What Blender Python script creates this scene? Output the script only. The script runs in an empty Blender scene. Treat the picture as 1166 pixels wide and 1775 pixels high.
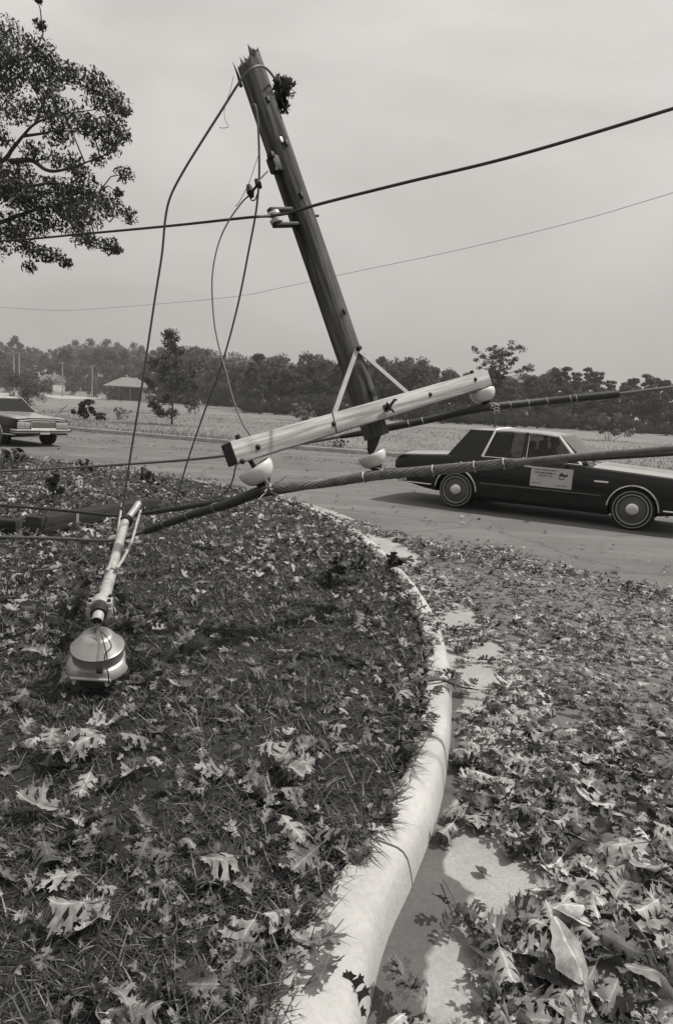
import bpy, bmesh, math, random
import numpy as np
from mathutils import Vector, Matrix, noise as mnoise
random.seed(7); RNG = np.random.default_rng(11)
SC = bpy.context.scene; COL = SC.collection
R = math.radians

# ------------------------------------------------------------------ camera
PW, PH, FPX, EYE = 1166, 1775, 1183.0, 1.65
PITCH, ROLL = R(8.7), R(3.15)
cf = np.array([0, math.cos(PITCH), -math.sin(PITCH)]); _r = np.array([1., 0, 0]); _u = np.cross(_r, cf)
cr = math.cos(ROLL)*_r + math.sin(ROLL)*_u; cu = -math.sin(ROLL)*_r + math.cos(ROLL)*_u
CO = np.array([0, 0, EYE])
cam = bpy.data.cameras.new('camera'); co = bpy.data.objects.new('camera', cam); COL.objects.link(co)
cam.sensor_fit = 'VERTICAL'; cam.sensor_height = 36; cam.lens = FPX/PH*36; cam.clip_start = .05; cam.clip_end = 5000
M = Matrix.Identity(4)
for i in range(3):
    M[i][0] = cr[i]; M[i][1] = cu[i]; M[i][2] = -cf[i]; M[i][3] = CO[i]
co.matrix_world = M; SC.camera = co

def ray(x, y): return cf + cr*(x-PW/2)/FPX - cu*(y-PH/2)/FPX
def P(x, y, d): return CO + ray(x, y)*d                     # point seen at photo pixel (x, y), d metres deep
def G(x, y, z=0.):                                          # where that sight line meets height z
    v = ray(x, y); return CO + v*((z-EYE)/v[2])
def proj(p):
    q = np.asarray(p)-CO; d = q @ cf
    return np.stack([PW/2+FPX*(q @ cr)/d, PH/2-FPX*(q @ cu)/d, d], -1)

# ------------------------------------------------------------------ sky and sun
SUN_AZ, SUN_EL = math.atan2(.97, .25), R(59)               # from the right, slightly beyond the pole
w = bpy.data.worlds.new('World'); SC.world = w; w.use_nodes = True
nt = w.node_tree; nt.nodes.clear()
def N(nt, t, **kw):
    n = nt.nodes.new(t)
    for k, v in kw.items():
        if k in n.inputs: n.inputs[k].default_value = v
        else: setattr(n, k, v)
    return n
L = lambda nt, a, b: nt.links.new(a, b)
wo = N(nt, 'ShaderNodeOutputWorld'); bg = N(nt, 'ShaderNodeBackground', Strength=.1)
sky = N(nt, 'ShaderNodeTexSky', sky_type='NISHITA', sun_disc=False, sun_elevation=SUN_EL, sun_rotation=SUN_AZ, air_density=1.5, dust_density=4)
bw = N(nt, 'ShaderNodeRGBToBW'); L(nt, sky.outputs[0], bw.inputs[0])
tc = N(nt, 'ShaderNodeTexCoord'); sx = N(nt, 'ShaderNodeSeparateXYZ'); L(nt, tc.outputs['Generated'], sx.inputs[0])
mp = N(nt, 'ShaderNodeMapping'); mp.inputs['Scale'].default_value = (1, 1, 2.6); L(nt, tc.outputs['Generated'], mp.inputs[0])
nz = N(nt, 'ShaderNodeTexNoise', Scale=1.7, Detail=6, Roughness=.52, Distortion=.7); L(nt, mp.outputs[0], nz.inputs[0])
gr = N(nt, 'ShaderNodeMapRange'); gr.inputs[1].default_value = 0; gr.inputs[2].default_value = .55; gr.inputs[3].default_value = 3.95; gr.inputs[4].default_value = 8.15
L(nt, sx.outputs[2], gr.inputs[0])
cl = N(nt, 'ShaderNodeMapRange'); cl.inputs[1].default_value = .34; cl.inputs[2].default_value = .66; cl.inputs[3].default_value = .87; cl.inputs[4].default_value = 1.13
L(nt, nz.outputs[0], cl.inputs[0])
mu = N(nt, 'ShaderNodeMath', operation='MULTIPLY'); L(nt, gr.outputs[0], mu.inputs[0]); L(nt, cl.outputs[0], mu.inputs[1])
mx = N(nt, 'ShaderNodeMix', data_type='FLOAT'); mx.inputs[0].default_value = .15; L(nt, mu.outputs[0], mx.inputs[2]); L(nt, bw.outputs[0], mx.inputs[3])
cb = N(nt, 'ShaderNodeVectorMath', operation='SCALE'); cb.inputs[0].default_value = (1, .972, .925); L(nt, mx.outputs[0], cb.inputs['Scale'])
L(nt, cb.outputs[0], bg.inputs[0]); L(nt, bg.outputs[0], wo.inputs[0])
sl = bpy.data.lights.new('sun', 'SUN'); sl.energy = 4.5; sl.angle = R(.9); sl.color = (1, .965, .91)
so = bpy.data.objects.new('sun', sl); COL.objects.link(so)
sdir = Vector((.968*math.cos(SUN_EL), .25*math.cos(SUN_EL), math.sin(SUN_EL)))
so.rotation_euler = sdir.to_track_quat('Z', 'Y').to_euler(); so.location = (20, -8, 30)
vs = SC.view_settings; vs.view_transform = 'Standard'; vs.look = 'None'; vs.exposure = 0; vs.gamma = 1

# ------------------------------------------------------------------ materials (the picture is black and white: neutral greys)
MATS = {}
def g(v): return (v, v*.985, v*.96, 1)
def mat(name, v=.2, rough=.7, metal=0., spec=.4, lo=None, scale=6., stretch=(1, 1, 1), bump=0., coat=0., detail=6, fine=None, tone=False, trans=0.):
    """Principled grey; lo..v mottled by noise in object space; fine=(scale, lo, hi) multiplies speckle; tone reads the mesh's own albedo."""
    m = bpy.data.materials.new(name); m.use_nodes = True; t = m.node_tree; t.nodes.clear()
    out = N(t, 'ShaderNodeOutputMaterial'); b = N(t, 'ShaderNodeBsdfPrincipled'); L(t, b.outputs[0], out.inputs[0])
    b.inputs['Base Color'].default_value = g(v); b.inputs['Roughness'].default_value = rough; b.inputs['Metallic'].default_value = metal
    b.inputs['Specular IOR Level'].default_value = spec; b.inputs['Coat Weight'].default_value = coat; b.inputs['Coat Roughness'].default_value = .04
    tcn = N(t, 'ShaderNodeTexCoord'); mpn = N(t, 'ShaderNodeMapping'); mpn.inputs['Scale'].default_value = stretch; L(t, tcn.outputs['Object'], mpn.inputs[0])
    nzn = N(t, 'ShaderNodeTexNoise', Scale=scale, Detail=detail, Roughness=.62); L(t, mpn.outputs[0], nzn.inputs[0])
    val = None
    if lo is not None:
        mr = N(t, 'ShaderNodeMapRange'); mr.inputs[1].default_value = .32; mr.inputs[2].default_value = .68; mr.inputs[3].default_value = lo; mr.inputs[4].default_value = v
        L(t, nzn.outputs[0], mr.inputs[0]); val = mr.outputs[0]
    if tone:
        at = N(t, 'ShaderNodeAttribute', attribute_name='tone'); val = at.outputs['Fac']
    if fine:
        n2 = N(t, 'ShaderNodeTexNoise', Scale=fine[0], Detail=3, Roughness=.7); L(t, (mpn if 'wood' in name else tcn).outputs[0 if 'wood' in name else 'Object'], n2.inputs[0])
        m2 = N(t, 'ShaderNodeMapRange'); m2.inputs[1].default_value = .3; m2.inputs[2].default_value = .7; m2.inputs[3].default_value = fine[1]; m2.inputs[4].default_value = fine[2]
        L(t, n2.outputs[0], m2.inputs[0]); mm = N(t, 'ShaderNodeMath', operation='MULTIPLY'); L(t, m2.outputs[0], mm.inputs[0])
        if val is not None: L(t, val, mm.inputs[1])
        else: mm.inputs[1].default_value = v
        val = mm.outputs[0]
    if val is not None:
        sc_ = N(t, 'ShaderNodeVectorMath', operation='SCALE'); sc_.inputs[0].default_value = (1, .985, .96); L(t, val, sc_.inputs['Scale'])
        L(t, sc_.outputs[0], b.inputs['Base Color'])
        if trans:
            tr = N(t, 'ShaderNodeBsdfTranslucent'); L(t, sc_.outputs[0], tr.inputs[0])
            ms = N(t, 'ShaderNodeMixShader'); ms.inputs[0].default_value = trans
            L(t, b.outputs[0], ms.inputs[1]); L(t, tr.outputs[0], ms.inputs[2]); L(t, ms.outputs[0], out.inputs[0])
    if bump:
        bp = N(t, 'ShaderNodeBump', Strength=bump, Distance=.01); L(t, (n2 if fine else nzn).outputs[0], bp.inputs['Height']); L(t, bp.outputs[0], b.inputs['Normal'])
    MATS[name] = m; return m
def glass_mat(name, tint, refl=1.0):
    m = bpy.data.materials.new(name); m.use_nodes = True; t = m.node_tree; t.nodes.clear()
    out = N(t, 'ShaderNodeOutputMaterial'); tr = N(t, 'ShaderNodeBsdfTransparent', Color=g(tint)); gl = N(t, 'ShaderNodeBsdfGlossy', Color=g(refl), Roughness=.03)
    fr = N(t, 'ShaderNodeFresnel', IOR=1.5); ms = N(t, 'ShaderNodeMixShader')
    L(t, fr.outputs[0], ms.inputs[0]); L(t, tr.outputs[0], ms.inputs[1]); L(t, gl.outputs[0], ms.inputs[2]); L(t, ms.outputs[0], out.inputs[0])
    MATS[name] = m; return m
def road_wear():                                             # wheel paths, patches and hairline cracks along the main road
    t = MATS['asphalt'].node_tree; b = [n for n in t.nodes if n.type == 'BSDF_PRINCIPLED'][0]; src = b.inputs['Base Color'].links[0].from_socket
    tc_ = N(t, 'ShaderNodeTexCoord'); mp_ = N(t, 'ShaderNodeMapping'); mp_.inputs['Rotation'].default_value = (0, 0, R(26)); mp_.inputs['Scale'].default_value = (.09, 1.1, 1); L(t, tc_.outputs['Object'], mp_.inputs[0])
    n1 = N(t, 'ShaderNodeTexNoise', Scale=1.3, Detail=5, Roughness=.6); L(t, mp_.outputs[0], n1.inputs[0]); r1 = N(t, 'ShaderNodeMapRange'); r1.inputs[1].default_value = .32; r1.inputs[2].default_value = .68; r1.inputs[3].default_value = .76; r1.inputs[4].default_value = 1.22; L(t, n1.outputs[0], r1.inputs[0])
    n2 = N(t, 'ShaderNodeTexNoise', Scale=1.2, Detail=4); L(t, tc_.outputs['Object'], n2.inputs[0]); mxv = N(t, 'ShaderNodeMix', data_type='VECTOR'); mxv.inputs[0].default_value = .35; L(t, tc_.outputs['Object'], mxv.inputs[4]); L(t, n2.outputs['Color'], mxv.inputs[5])
    vo = N(t, 'ShaderNodeTexVoronoi', feature='DISTANCE_TO_EDGE', Scale=.55); L(t, mxv.outputs[1], vo.inputs['Vector']); r2 = N(t, 'ShaderNodeMapRange'); r2.inputs[1].default_value = .004; r2.inputs[2].default_value = .014; r2.inputs[3].default_value = .74; r2.inputs[4].default_value = 1; L(t, vo.outputs['Distance'], r2.inputs[0])
    m_ = N(t, 'ShaderNodeMath', operation='MULTIPLY'); L(t, r1.outputs[0], m_.inputs[0]); L(t, r2.outputs[0], m_.inputs[1]); v_ = N(t, 'ShaderNodeVectorMath', operation='SCALE'); L(t, src, v_.inputs[0]); L(t, m_.outputs[0], v_.inputs['Scale']); L(t, v_.outputs[0], b.inputs['Base Color'])
mat('asphalt', .14, .85, lo=.09, scale=.55, fine=(90, .72, 1.22), bump=.25)
road_wear()
mat('soil', .025, .95, lo=.01, scale=5, fine=(60, .6, 1.3), bump=.5)
mat('field', .175, .95, lo=.115, scale=.22, stretch=(1, .45, 1), fine=(3, .8, 1.18))
mat('earth', .1, .95, lo=.06, scale=.05)
mat('concrete', .45, .85, lo=.32, scale=2.2, fine=(40, .88, 1.06), bump=.3, detail=9)
mat('old_concrete', .36, .85, lo=.22, scale=2, fine=(50, .8, 1.15), bump=.2)
mat('pale_paving', .33, .9, lo=.27, scale=.3)
mat('pole_wood', .15, .8, spec=.2, lo=.02, scale=8, stretch=(3.2, 3.2, .14), fine=(22, .45, 1.35), bump=.8)
mat('split_wood', .2, .85, lo=.03, scale=16, stretch=(3, 3, .3), bump=.6)
mat('arm_wood', .46, .75, lo=.24, scale=6, stretch=(.2, 5, 5), fine=(10, .5, 1.22), bump=.35)
mat('end_grain', .05, .9, lo=.02, scale=20)
mat('beam_wood', .04, .9, spec=.2, lo=.012, scale=8, stretch=(.25, 4, 4), bump=.5)
mat('galvanised', .42, .45, metal=.55, lo=.3, scale=14)
mat('dark_iron', .025, .6, metal=.3, lo=.012, scale=25)
mat('porcelain', .6, .2, spec=.5, lo=.5, scale=9, coat=.5)
mat('dark_glaze', .02, .25, spec=.6)
mat('cable_dark', .035, .6, lo=.02, scale=30)
mat('cable_grey', .17, .5, metal=.35, lo=.08, scale=18)
mat('wire_bright', .36, .5, metal=.4)
mat('wire_grey', .12, .5, metal=.2)
mat('lamp_metal', .42, .36, metal=.75, lo=.28, scale=10)
mat('lamp_paint', .46, .5, metal=.3, lo=.32, scale=12, fine=(40, .9, 1.05))
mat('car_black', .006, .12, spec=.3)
mat('car_pale', .33, .3, metal=.25, spec=.5, coat=.6, lo=.28, scale=1.5)  # paler grey for the hood, boot lid, roof and nose panel
mat('chrome', .72, .14, metal=1.)
mat('rubber', .012, .8)
mat('whitewall', .3, .7)
mat('wheel_cover', .09, .4, metal=.7)
mat('fin_metal', .2, .3, metal=.8)
mat('hub_metal', .6, .25, metal=.9)
mat('cabin_black', .008, .9)
mat('seat_cloth', .03, .9)
mat('trim_white', .72, .45)
mat('placard', .42, .75, lo=.37, scale=6)
mat('placard_ink', .045, .8)
mat('headlamp', .5, .1, metal=.6)
mat('grille', .16, .4, metal=.6)
mat('plate', .5, .5)
mat('lamp_glass', .06, .12, spec=.6)
glass_mat('car_glass', .62, .45)
glass_mat('windshield_glass', .4)
mat('skin', .3, .6); mat('hair', .02, .7); mat('shirt', .05, .9); mat('pale_shirt', .3, .9)
mat('leaf', .2, .6, tone=True, fine=(35, .7, 1.25), spec=.35, trans=.18)
def leaf_rib():                                              # pale midrib, darker blotches of decay
    t = MATS['leaf'].node_tree; sc_ = [n for n in t.nodes if n.type == 'VECT_MATH'][0]; src = sc_.inputs['Scale'].links[0].from_socket
    at = N(t, 'ShaderNodeAttribute', attribute_name='rib'); mr = N(t, 'ShaderNodeMapRange'); mr.inputs[1].default_value = .004; mr.inputs[2].default_value = .03; mr.inputs[3].default_value = 1.7; mr.inputs[4].default_value = 1.; L(t, at.outputs['Fac'], mr.inputs[0])
    tcn = N(t, 'ShaderNodeTexCoord'); nz_ = N(t, 'ShaderNodeTexNoise', Scale=14, Detail=3); L(t, tcn.outputs['Object'], nz_.inputs[0]); m2 = N(t, 'ShaderNodeMapRange'); m2.inputs[1].default_value = .36; m2.inputs[2].default_value = .5; m2.inputs[3].default_value = .55; m2.inputs[4].default_value = 1; L(t, nz_.outputs[0], m2.inputs[0])
    a = N(t, 'ShaderNodeMath', operation='MULTIPLY'); b = N(t, 'ShaderNodeMath', operation='MULTIPLY'); L(t, src, a.inputs[0]); L(t, mr.outputs[0], a.inputs[1]); L(t, a.outputs[0], b.inputs[0]); L(t, m2.outputs[0], b.inputs[1]); L(t, b.outputs[0], sc_.inputs['Scale'])
leaf_rib()
mat('grass_blade', .08, .55, tone=True, spec=.3, trans=.2)
mat('foliage', .08, .6, tone=True, spec=.25, trans=.25)
mat('dark_foliage', .05, .65, tone=True, spec=.25, trans=.2)
mat('bark', .07, .9, lo=.03, scale=6, stretch=(2, 2, .4), bump=.5)
mat('twig', .1, .85, lo=.05, scale=12)
mat('roofing', .2, .85, lo=.15, scale=1.5)
mat('siding', .5, .8, lo=.42, scale=.6)
mat('dark_opening', .02, .6)
mat('white_paint', .7, .6)

# ------------------------------------------------------------------ helpers
def setp(o, label=None, cat=None, group=None, kind=None):
    if label: o['label'] = label
    if cat: o['category'] = cat
    if group: o['group'] = group
    if kind: o['kind'] = kind
    return o
def thing(name, label, cat, loc=(0, 0, 0), rot=None, group=None):
    o = bpy.data.objects.new(name, None); COL.objects.link(o); o.location = loc
    if rot is not None: o.rotation_mode = 'QUATERNION'; o.rotation_quaternion = rot
    o.empty_display_size = .2
    return setp(o, label, cat, group)
def link(name, me, material, parent=None):
    o = bpy.data.objects.new(name, me); COL.objects.link(o)
    if material: me.materials.append(MATS[material] if isinstance(material, str) else material)
    if parent: o.parent = parent
    return o
def finish(me, angle=40):
    bm = bmesh.new(); bm.from_mesh(me); bmesh.ops.recalc_face_normals(bm, faces=bm.faces)
    a = R(angle)
    for f in bm.faces: f.smooth = True
    for e in bm.edges: e.smooth = not (len(e.link_faces) == 2 and e.calc_face_angle(0) > a)
    bm.to_mesh(me); bm.free()
class MB:
    def __init__(s): s.v = []; s.f = []
    def add(s, vs_, fs, mtx=None):
        b = len(s.v)
        s.v += [tuple((mtx @ Vector(p)) if mtx is not None else p) for p in vs_]; s.f += [tuple(i+b for i in f) for f in fs]; return s
    def box(s, c, size, mtx=None, bev=0.):
        bm = bmesh.new(); bmesh.ops.create_cube(bm, size=1)
        for v in bm.verts: v.co = Vector((v.co.x*size[0]+c[0], v.co.y*size[1]+c[1], v.co.z*size[2]+c[2]))
        if bev: bmesh.ops.bevel(bm, geom=list(bm.edges), offset=bev, segments=2, affect='EDGES', profile=.6)
        bm.verts.ensure_lookup_table()
        r_ = s.add([tuple(v.co) for v in bm.verts], [[v.index for v in f.verts] for f in bm.faces], mtx); bm.free(); return r_
    def tube(s, pts, rad, n=8, caps=True, mtx=None):
        pts = [Vector(p) for p in pts]; k = len(pts)
        rads = list(rad) if hasattr(rad, '__len__') else [rad]*k
        rings = []; up = None
        for i, p in enumerate(pts):
            d = (pts[min(i+1, k-1)]-pts[max(i-1, 0)]).normalized()
            if up is None: up = d.orthogonal().normalized()
            up = (up - d*up.dot(d))
            up = up.normalized() if up.length > 1e-6 else d.orthogonal().normalized()
            q = d.cross(up)
            rings.append([p+(up*math.cos(2*math.pi*j/n)+q*math.sin(2*math.pi*j/n))*rads[i] for j in range(n)])
        return s.loft(rings, caps, mtx)
    def loft(s, rings, caps=True, mtx=None, closed=True):
        n = len(rings[0]); vv = [p for r_ in rings for p in r_]; ff = []
        for i in range(len(rings)-1):
            for j in range(n if closed else n-1):
                a, b = i*n+j, i*n+(j+1) % n; ff.append((a, b, b+n, a+n))
        if caps and closed: ff.append(tuple(range(n-1, -1, -1))); ff.append(tuple(range((len(rings)-1)*n, len(rings)*n)))
        return s.add(vv, ff, mtx)
    def lathe(s, prof, n=24, mtx=None):                      # prof: (radius, z)
        rings = [[(r_*math.cos(2*math.pi*j/n), r_*math.sin(2*math.pi*j/n), z) for j in range(n)] for r_, z in prof]
        return s.loft(rings, True, mtx)
    def prism(s, poly, axis, t0, t1, mtx=None):              # poly in the two other axes
        def pt(a, b, t): return {'x': (t, a, b), 'y': (a, t, b), 'z': (a, b, t)}[axis]
        n = len(poly); vv = [pt(a, b, t0) for a, b in poly]+[pt(a, b, t1) for a, b in poly]
        ff = [tuple(range(n)), tuple(range(2*n-1, n-1, -1))]+[(i, (i+1) % n, (i+1) % n+n, i+n) for i in range(n)]
        return s.add(vv, ff, mtx)
    def ring(s, prof, n=24, mtx=None):                       # closed band, open in the middle
        prof = prof+[prof[0]]; return s.loft([[(r_*math.cos(2*math.pi*j/n), r_*math.sin(2*math.pi*j/n), z) for j in range(n)] for r_, z in prof], False, mtx)
    def build(s, name, material, parent=None, angle=40, world=False):
        me = bpy.data.meshes.new(name)
        vv = s.v
        if world and parent is not None:
            o_ = parent
            while o_.parent: o_ = o_.parent
            l = o_.location; vv = [(p[0]-l[0], p[1]-l[1], p[2]-l[2]) for p in vv]
        me.from_pydata([tuple(p) for p in vv], [], s.f); finish(me, angle)
        return link(name, me, material, parent)
def fast_mesh(name, V, T, material, parent=None, tone=None, smooth=False):
    me = bpy.data.meshes.new(name); nv, nf = len(V), len(T)
    me.vertices.add(nv); me.vertices.foreach_set('co', np.asarray(V, np.float32).ravel())
    me.loops.add(nf*3); me.loops.foreach_set('vertex_index', np.asarray(T, np.int32).ravel())
    me.polygons.add(nf); me.polygons.foreach_set('loop_start', np.arange(0, nf*3, 3, dtype=np.int32)); me.polygons.foreach_set('loop_total', np.full(nf, 3, np.int32))
    if smooth: me.polygons.foreach_set('use_smooth', np.ones(nf, bool))
    me.update(calc_edges=True)
    if tone is not None:
        a = me.attributes.new('tone', 'FLOAT', 'POINT'); a.data.foreach_set('value', np.asarray(tone, np.float32))
    return link(name, me, material, parent)
def spline(pts, per=8):                                      # Catmull-Rom through points of any dimension
    p = np.array(pts, float); p = np.vstack([2*p[0]-p[1], p, 2*p[-1]-p[-2]]); out = []
    for i in range(1, len(p)-2):
        for t in np.linspace(0, 1, per, endpoint=False):
            a, b, c, d = p[i-1], p[i], p[i+1], p[i+2]
            out.append(.5*((2*b)+(-a+c)*t+(2*a-5*b+4*c-d)*t*t+(-a+3*b-3*c+d)*t**3))
    out.append(p[-2]); return np.array(out)
def vnoise(x, y, s=1., seed=0):                              # smooth value noise, -1..1
    x = np.asarray(x)/s+seed*17.3; y = np.asarray(y)/s+seed*7.7
    xi, yi = np.floor(x), np.floor(y); fx, fy = x-xi, y-yi; fx = fx*fx*(3-2*fx); fy = fy*fy*(3-2*fy)
    h = lambda a, b: np.modf(np.abs(np.sin(a*127.1+b*311.7+seed*3.1)*43758.5453))[0]
    return 2*((h(xi, yi)*(1-fx)+h(xi+1, yi)*fx)*(1-fy)+(h(xi, yi+1)*(1-fx)+h(xi+1, yi+1)*fx)*fy)-1
def inside(poly, x, y):
    poly = np.asarray(poly); res = np.zeros(len(x), bool); n = len(poly)
    for i in range(n):
        x0, y0 = poly[i-1]; x1, y1 = poly[i]
        if y0 == y1: continue
        c = ((y0 > y) != (y1 > y)) & (x < (x1-x0)*(y-y0)/(y1-y0)+x0); res ^= c
    return res
def smooth01(t): t = np.clip(t, 0, 1); return t*t*(3-2*t)

# ------------------------------------------------------------------ ground, road, kerbs, lawn, field
KERB = spline([(-2.6, -4.5), (-1.25, -2), (-.5, -.3), (-.12, .7), (.1, 1.35), (.22, 1.86), (.35, 2.2), (.51, 2.67), (.64, 3.24), (.75, 3.89), (.81, 4.5), (.82, 5.2), (.77, 5.95), (.66, 6.8),
                (.42, 8.15), (.0, 9.5), (-.55, 10.7), (-1.5, 11.9), (-3.4, 13.6), (-6.5, 15.5), (-10.5, 17.4), (-20, 21.5), (-45, 32)], 8)
kt = np.gradient(KERB, axis=0); kt /= np.linalg.norm(kt, axis=1)[:, None]; KN = np.stack([-kt[:, 1], kt[:, 0]], 1)   # towards the lawn (left)
def kerb_w(y): return np.interp(y, [1.0, 1.6, 2.0, 2.7], [1.55, 1.5, 1.25, 1.0])    # the kerb is broader at its near end
LAWN_POLY = np.vstack([KERB+KN*(.125*kerb_w(KERB[:, 1]))[:, None], [(-60, 32), (-60, -6)]])
def lawn_z(x, y):
    x = np.asarray(x, float); y = np.asarray(y, float)
    return .125+.012*vnoise(x, y, .5, 1)+.02*vnoise(x, y, 1.7, 2)*smooth01((1.2-x)/2)
def far_line(x):                                             # y of the far kerb
    xs = np.array([-400, -60, -30, -12.3, -8.2, -3.8, 1.1, 8, 25, 60, 400]); ys = np.array([214, 54, 39.5, 30.8, 28.8, 26.7, 25.1, 22.9, 16.5, 3, -140.])
    return np.interp(x, xs, ys)
def field_z(x, y):
    x = np.asarray(x, float); y = np.asarray(y, float)
    d = y-far_line(x)
    z = .13+.0045*np.clip(d, 0, 200)+.05*vnoise(x, y, 6, 3)*smooth01(d/8)
    hill = smooth01((y-165)/170)*(6*smooth01((-x+25)/90)+1)
    return z+hill

def sheet(name, quad, z, m):
    mb = MB(); mb.add([(x, y, z) for x, y in quad], [tuple(range(len(quad)))]); return setp(mb.build(name, m), kind='structure')
sheet('ground', [(-690, -290), (690, -290), (690, 990), (-690, 990)], -.35, 'earth')
sheet('road', [(-120, -30), (120, -30), (120, 110), (-120, 110)], 0, 'asphalt')

def field():
    xs = np.concatenate([np.linspace(-420, -60, 40), np.linspace(-58, 60, 90), np.linspace(64, 420, 40)])
    ds = np.concatenate([[0.16], np.geomspace(.5, 560, 90)])
    X = np.repeat(xs[:, None], len(ds), 1); Y = far_line(X)+ds[None, :]; Z = field_z(X, Y)
    n = len(ds); V = np.stack([X, Y, Z], -1).reshape(-1, 3); T = []
    i, j = np.meshgrid(np.arange(len(xs)-1), np.arange(n-1), indexing='ij'); a = (i*n+j).ravel()
    T = np.vstack([np.stack([a, a+n, a+n+1], 1), np.stack([a, a+n+1, a+1], 1)])
    o = fast_mesh('field', V, T, 'field', smooth=True); return setp(o, kind='structure')
field()
def lawn():
    n = 46; t = np.concatenate([[0], np.geomspace(.004, 1, n-1)])
    B = KERB+KN*(.16*kerb_w(KERB[:, 1]))[:, None]; Q = np.stack([np.full(len(B), -60.), np.linspace(-6, 32, len(B))], 1)
    XY = B[:, None, :]+(Q-B)[:, None, :]*t[None, :, None]; Z = lawn_z(XY[..., 0], XY[..., 1]); Z[:, 0] = .08
    V = np.concatenate([XY, Z[..., None]], -1).reshape(-1, 3)
    i, j = np.meshgrid(np.arange(len(B)-1), np.arange(n-1), indexing='ij'); a = (i*n+j).ravel()
    T = np.vstack([np.stack([a, a+n, a+n+1], 1), np.stack([a, a+n+1, a+1], 1)])
    return setp(fast_mesh('lawn_ground', V, T, 'soil', smooth=True), kind='structure')
lawn()
def sweep(curve, nrm, prof, jitter=0.):
    rings = []
    for i, (c, n_) in enumerate(zip(curve, nrm)):
        j = jitter*math.sin(i*1.7)
        rings.append([(c[0]+n_[0]*(d+j), c[1]+n_[1]*(d+j), z) for d, z in prof])
    return rings
def kerb():                                                  # poured in lengths with open joints
    mb = MB(); C = spline(KERB, 3); t_ = np.gradient(C, axis=0); t_ /= np.linalg.norm(t_, axis=1)[:, None]; n_ = np.stack([-t_[:, 1], t_[:, 0]], 1)
    s = np.concatenate([[0], np.cumsum(np.linalg.norm(np.diff(C, axis=0), axis=1))]); tot = s[-1]
    prof = [(.0, -.02), (.005, .02), (.014, .065), (.024, .098), (.038, .119), (.058, .130), (.1, .134), (.13, .136), (.152, .134), (.165, .12), (.165, -.02)]
    a = .0
    while a < tot-.1:
        b = min(a+2.44, tot); q = np.linspace(a+.006, b-.006, 60)
        cc = np.stack([np.interp(q, s, C[:, k]) for k in (0, 1)], 1); nn = np.stack([np.interp(q, s, n_[:, k]) for k in (0, 1)], 1)*kerb_w(cc[:, 1])[:, None]
        rings = [[(c[0]+m_[0]*d, c[1]+m_[1]*d, z+.003*float(vnoise(c[0]*3, c[1]*3+d*20, 1, 9))-.03*max(0, float(vnoise(c[0]*8, c[1]*8+d*50, 1, 19))-.55)*(z > .05)) for d, z in prof] for c, m_ in zip(cc, nn)]
        mb.loft(rings); a = b
    return setp(mb.build('kerb', 'concrete'), kind='structure')
kerb()
def gutter_mat():
    m = mat('gutter_concrete', .33, .85, lo=.24, scale=2.5, fine=(70, .82, 1.12), bump=.2); t = m.node_tree
    b = [n for n in t.nodes if n.type == 'BSDF_PRINCIPLED'][0]; src = b.inputs['Base Color'].links[0].from_socket
    at = N(t, 'ShaderNodeAttribute', attribute_name='wet'); inv = N(t, 'ShaderNodeMapRange'); inv.inputs[3].default_value = 1; inv.inputs[4].default_value = .3
    nn = N(t, 'ShaderNodeTexNoise', Scale=9, Detail=4); tcx = N(t, 'ShaderNodeTexCoord'); L(t, tcx.outputs['Object'], nn.inputs[0])
    ad = N(t, 'ShaderNodeMath', operation='MULTIPLY_ADD'); L(t, nn.outputs[0], ad.inputs[0]); ad.inputs[1].default_value = .5; L(t, at.outputs['Fac'], ad.inputs[2])
    inv.inputs[1].default_value = .68; inv.inputs[2].default_value = .8
    L(t, ad.outputs[0], inv.inputs[0]); vm = N(t, 'ShaderNodeVectorMath', operation='SCALE'); L(t, src, vm.inputs[0]); L(t, inv.outputs[0], vm.inputs['Scale']); L(t, vm.outputs[0], b.inputs['Base Color'])
gutter_mat()
def gutter():                                                # concrete strip along the kerb with a dark wet silt stain by the nearest length
    C = spline(KERB, 6); t_ = np.gradient(C, axis=0); t_ /= np.linalg.norm(t_, axis=1)[:, None]; n_ = np.stack([-t_[:, 1], t_[:, 0]], 1)
    ds = np.linspace(.02, -.47, 26); X = C[:, None, 0]+n_[:, None, 0]*ds; Y = C[:, None, 1]+n_[:, None, 1]*ds
    Z = np.repeat((.005+.012*(np.clip(-ds, 0, 1)/.47)**1.5*(ds > -.455))[None, :], len(C), 0)
    n = len(ds); V = np.stack([X, Y, Z], -1).reshape(-1, 3)
    i, j = np.meshgrid(np.arange(len(C)-1), np.arange(n-1), indexing='ij'); a = (i*n+j).ravel()
    T = np.vstack([np.stack([a, a+n+1, a+n], 1), np.stack([a, a+1, a+n+1], 1)])
    o = fast_mesh('gutter', V, T, 'gutter_concrete', smooth=True)
    wy = V[:, 1]; dd = np.tile(-ds, len(C))
    lim = np.interp(wy, [0, 1.7, 1.95, 2.05, 2.15, 2.25, 2.5, 2.7, 3.0, 3.5, 4.0, 4.2, 9], [.16, .15, .135, .2, .22, .1, .07, .06, .1, .09, .07, .0, .0])
    at = o.data.attributes.new('wet', 'FLOAT', 'POINT'); at.data.foreach_set('value', np.clip(.5+(lim-dd)*9, 0, 1).astype(np.float32)*.8)
    return setp(o, kind='structure')
gutter()
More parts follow.
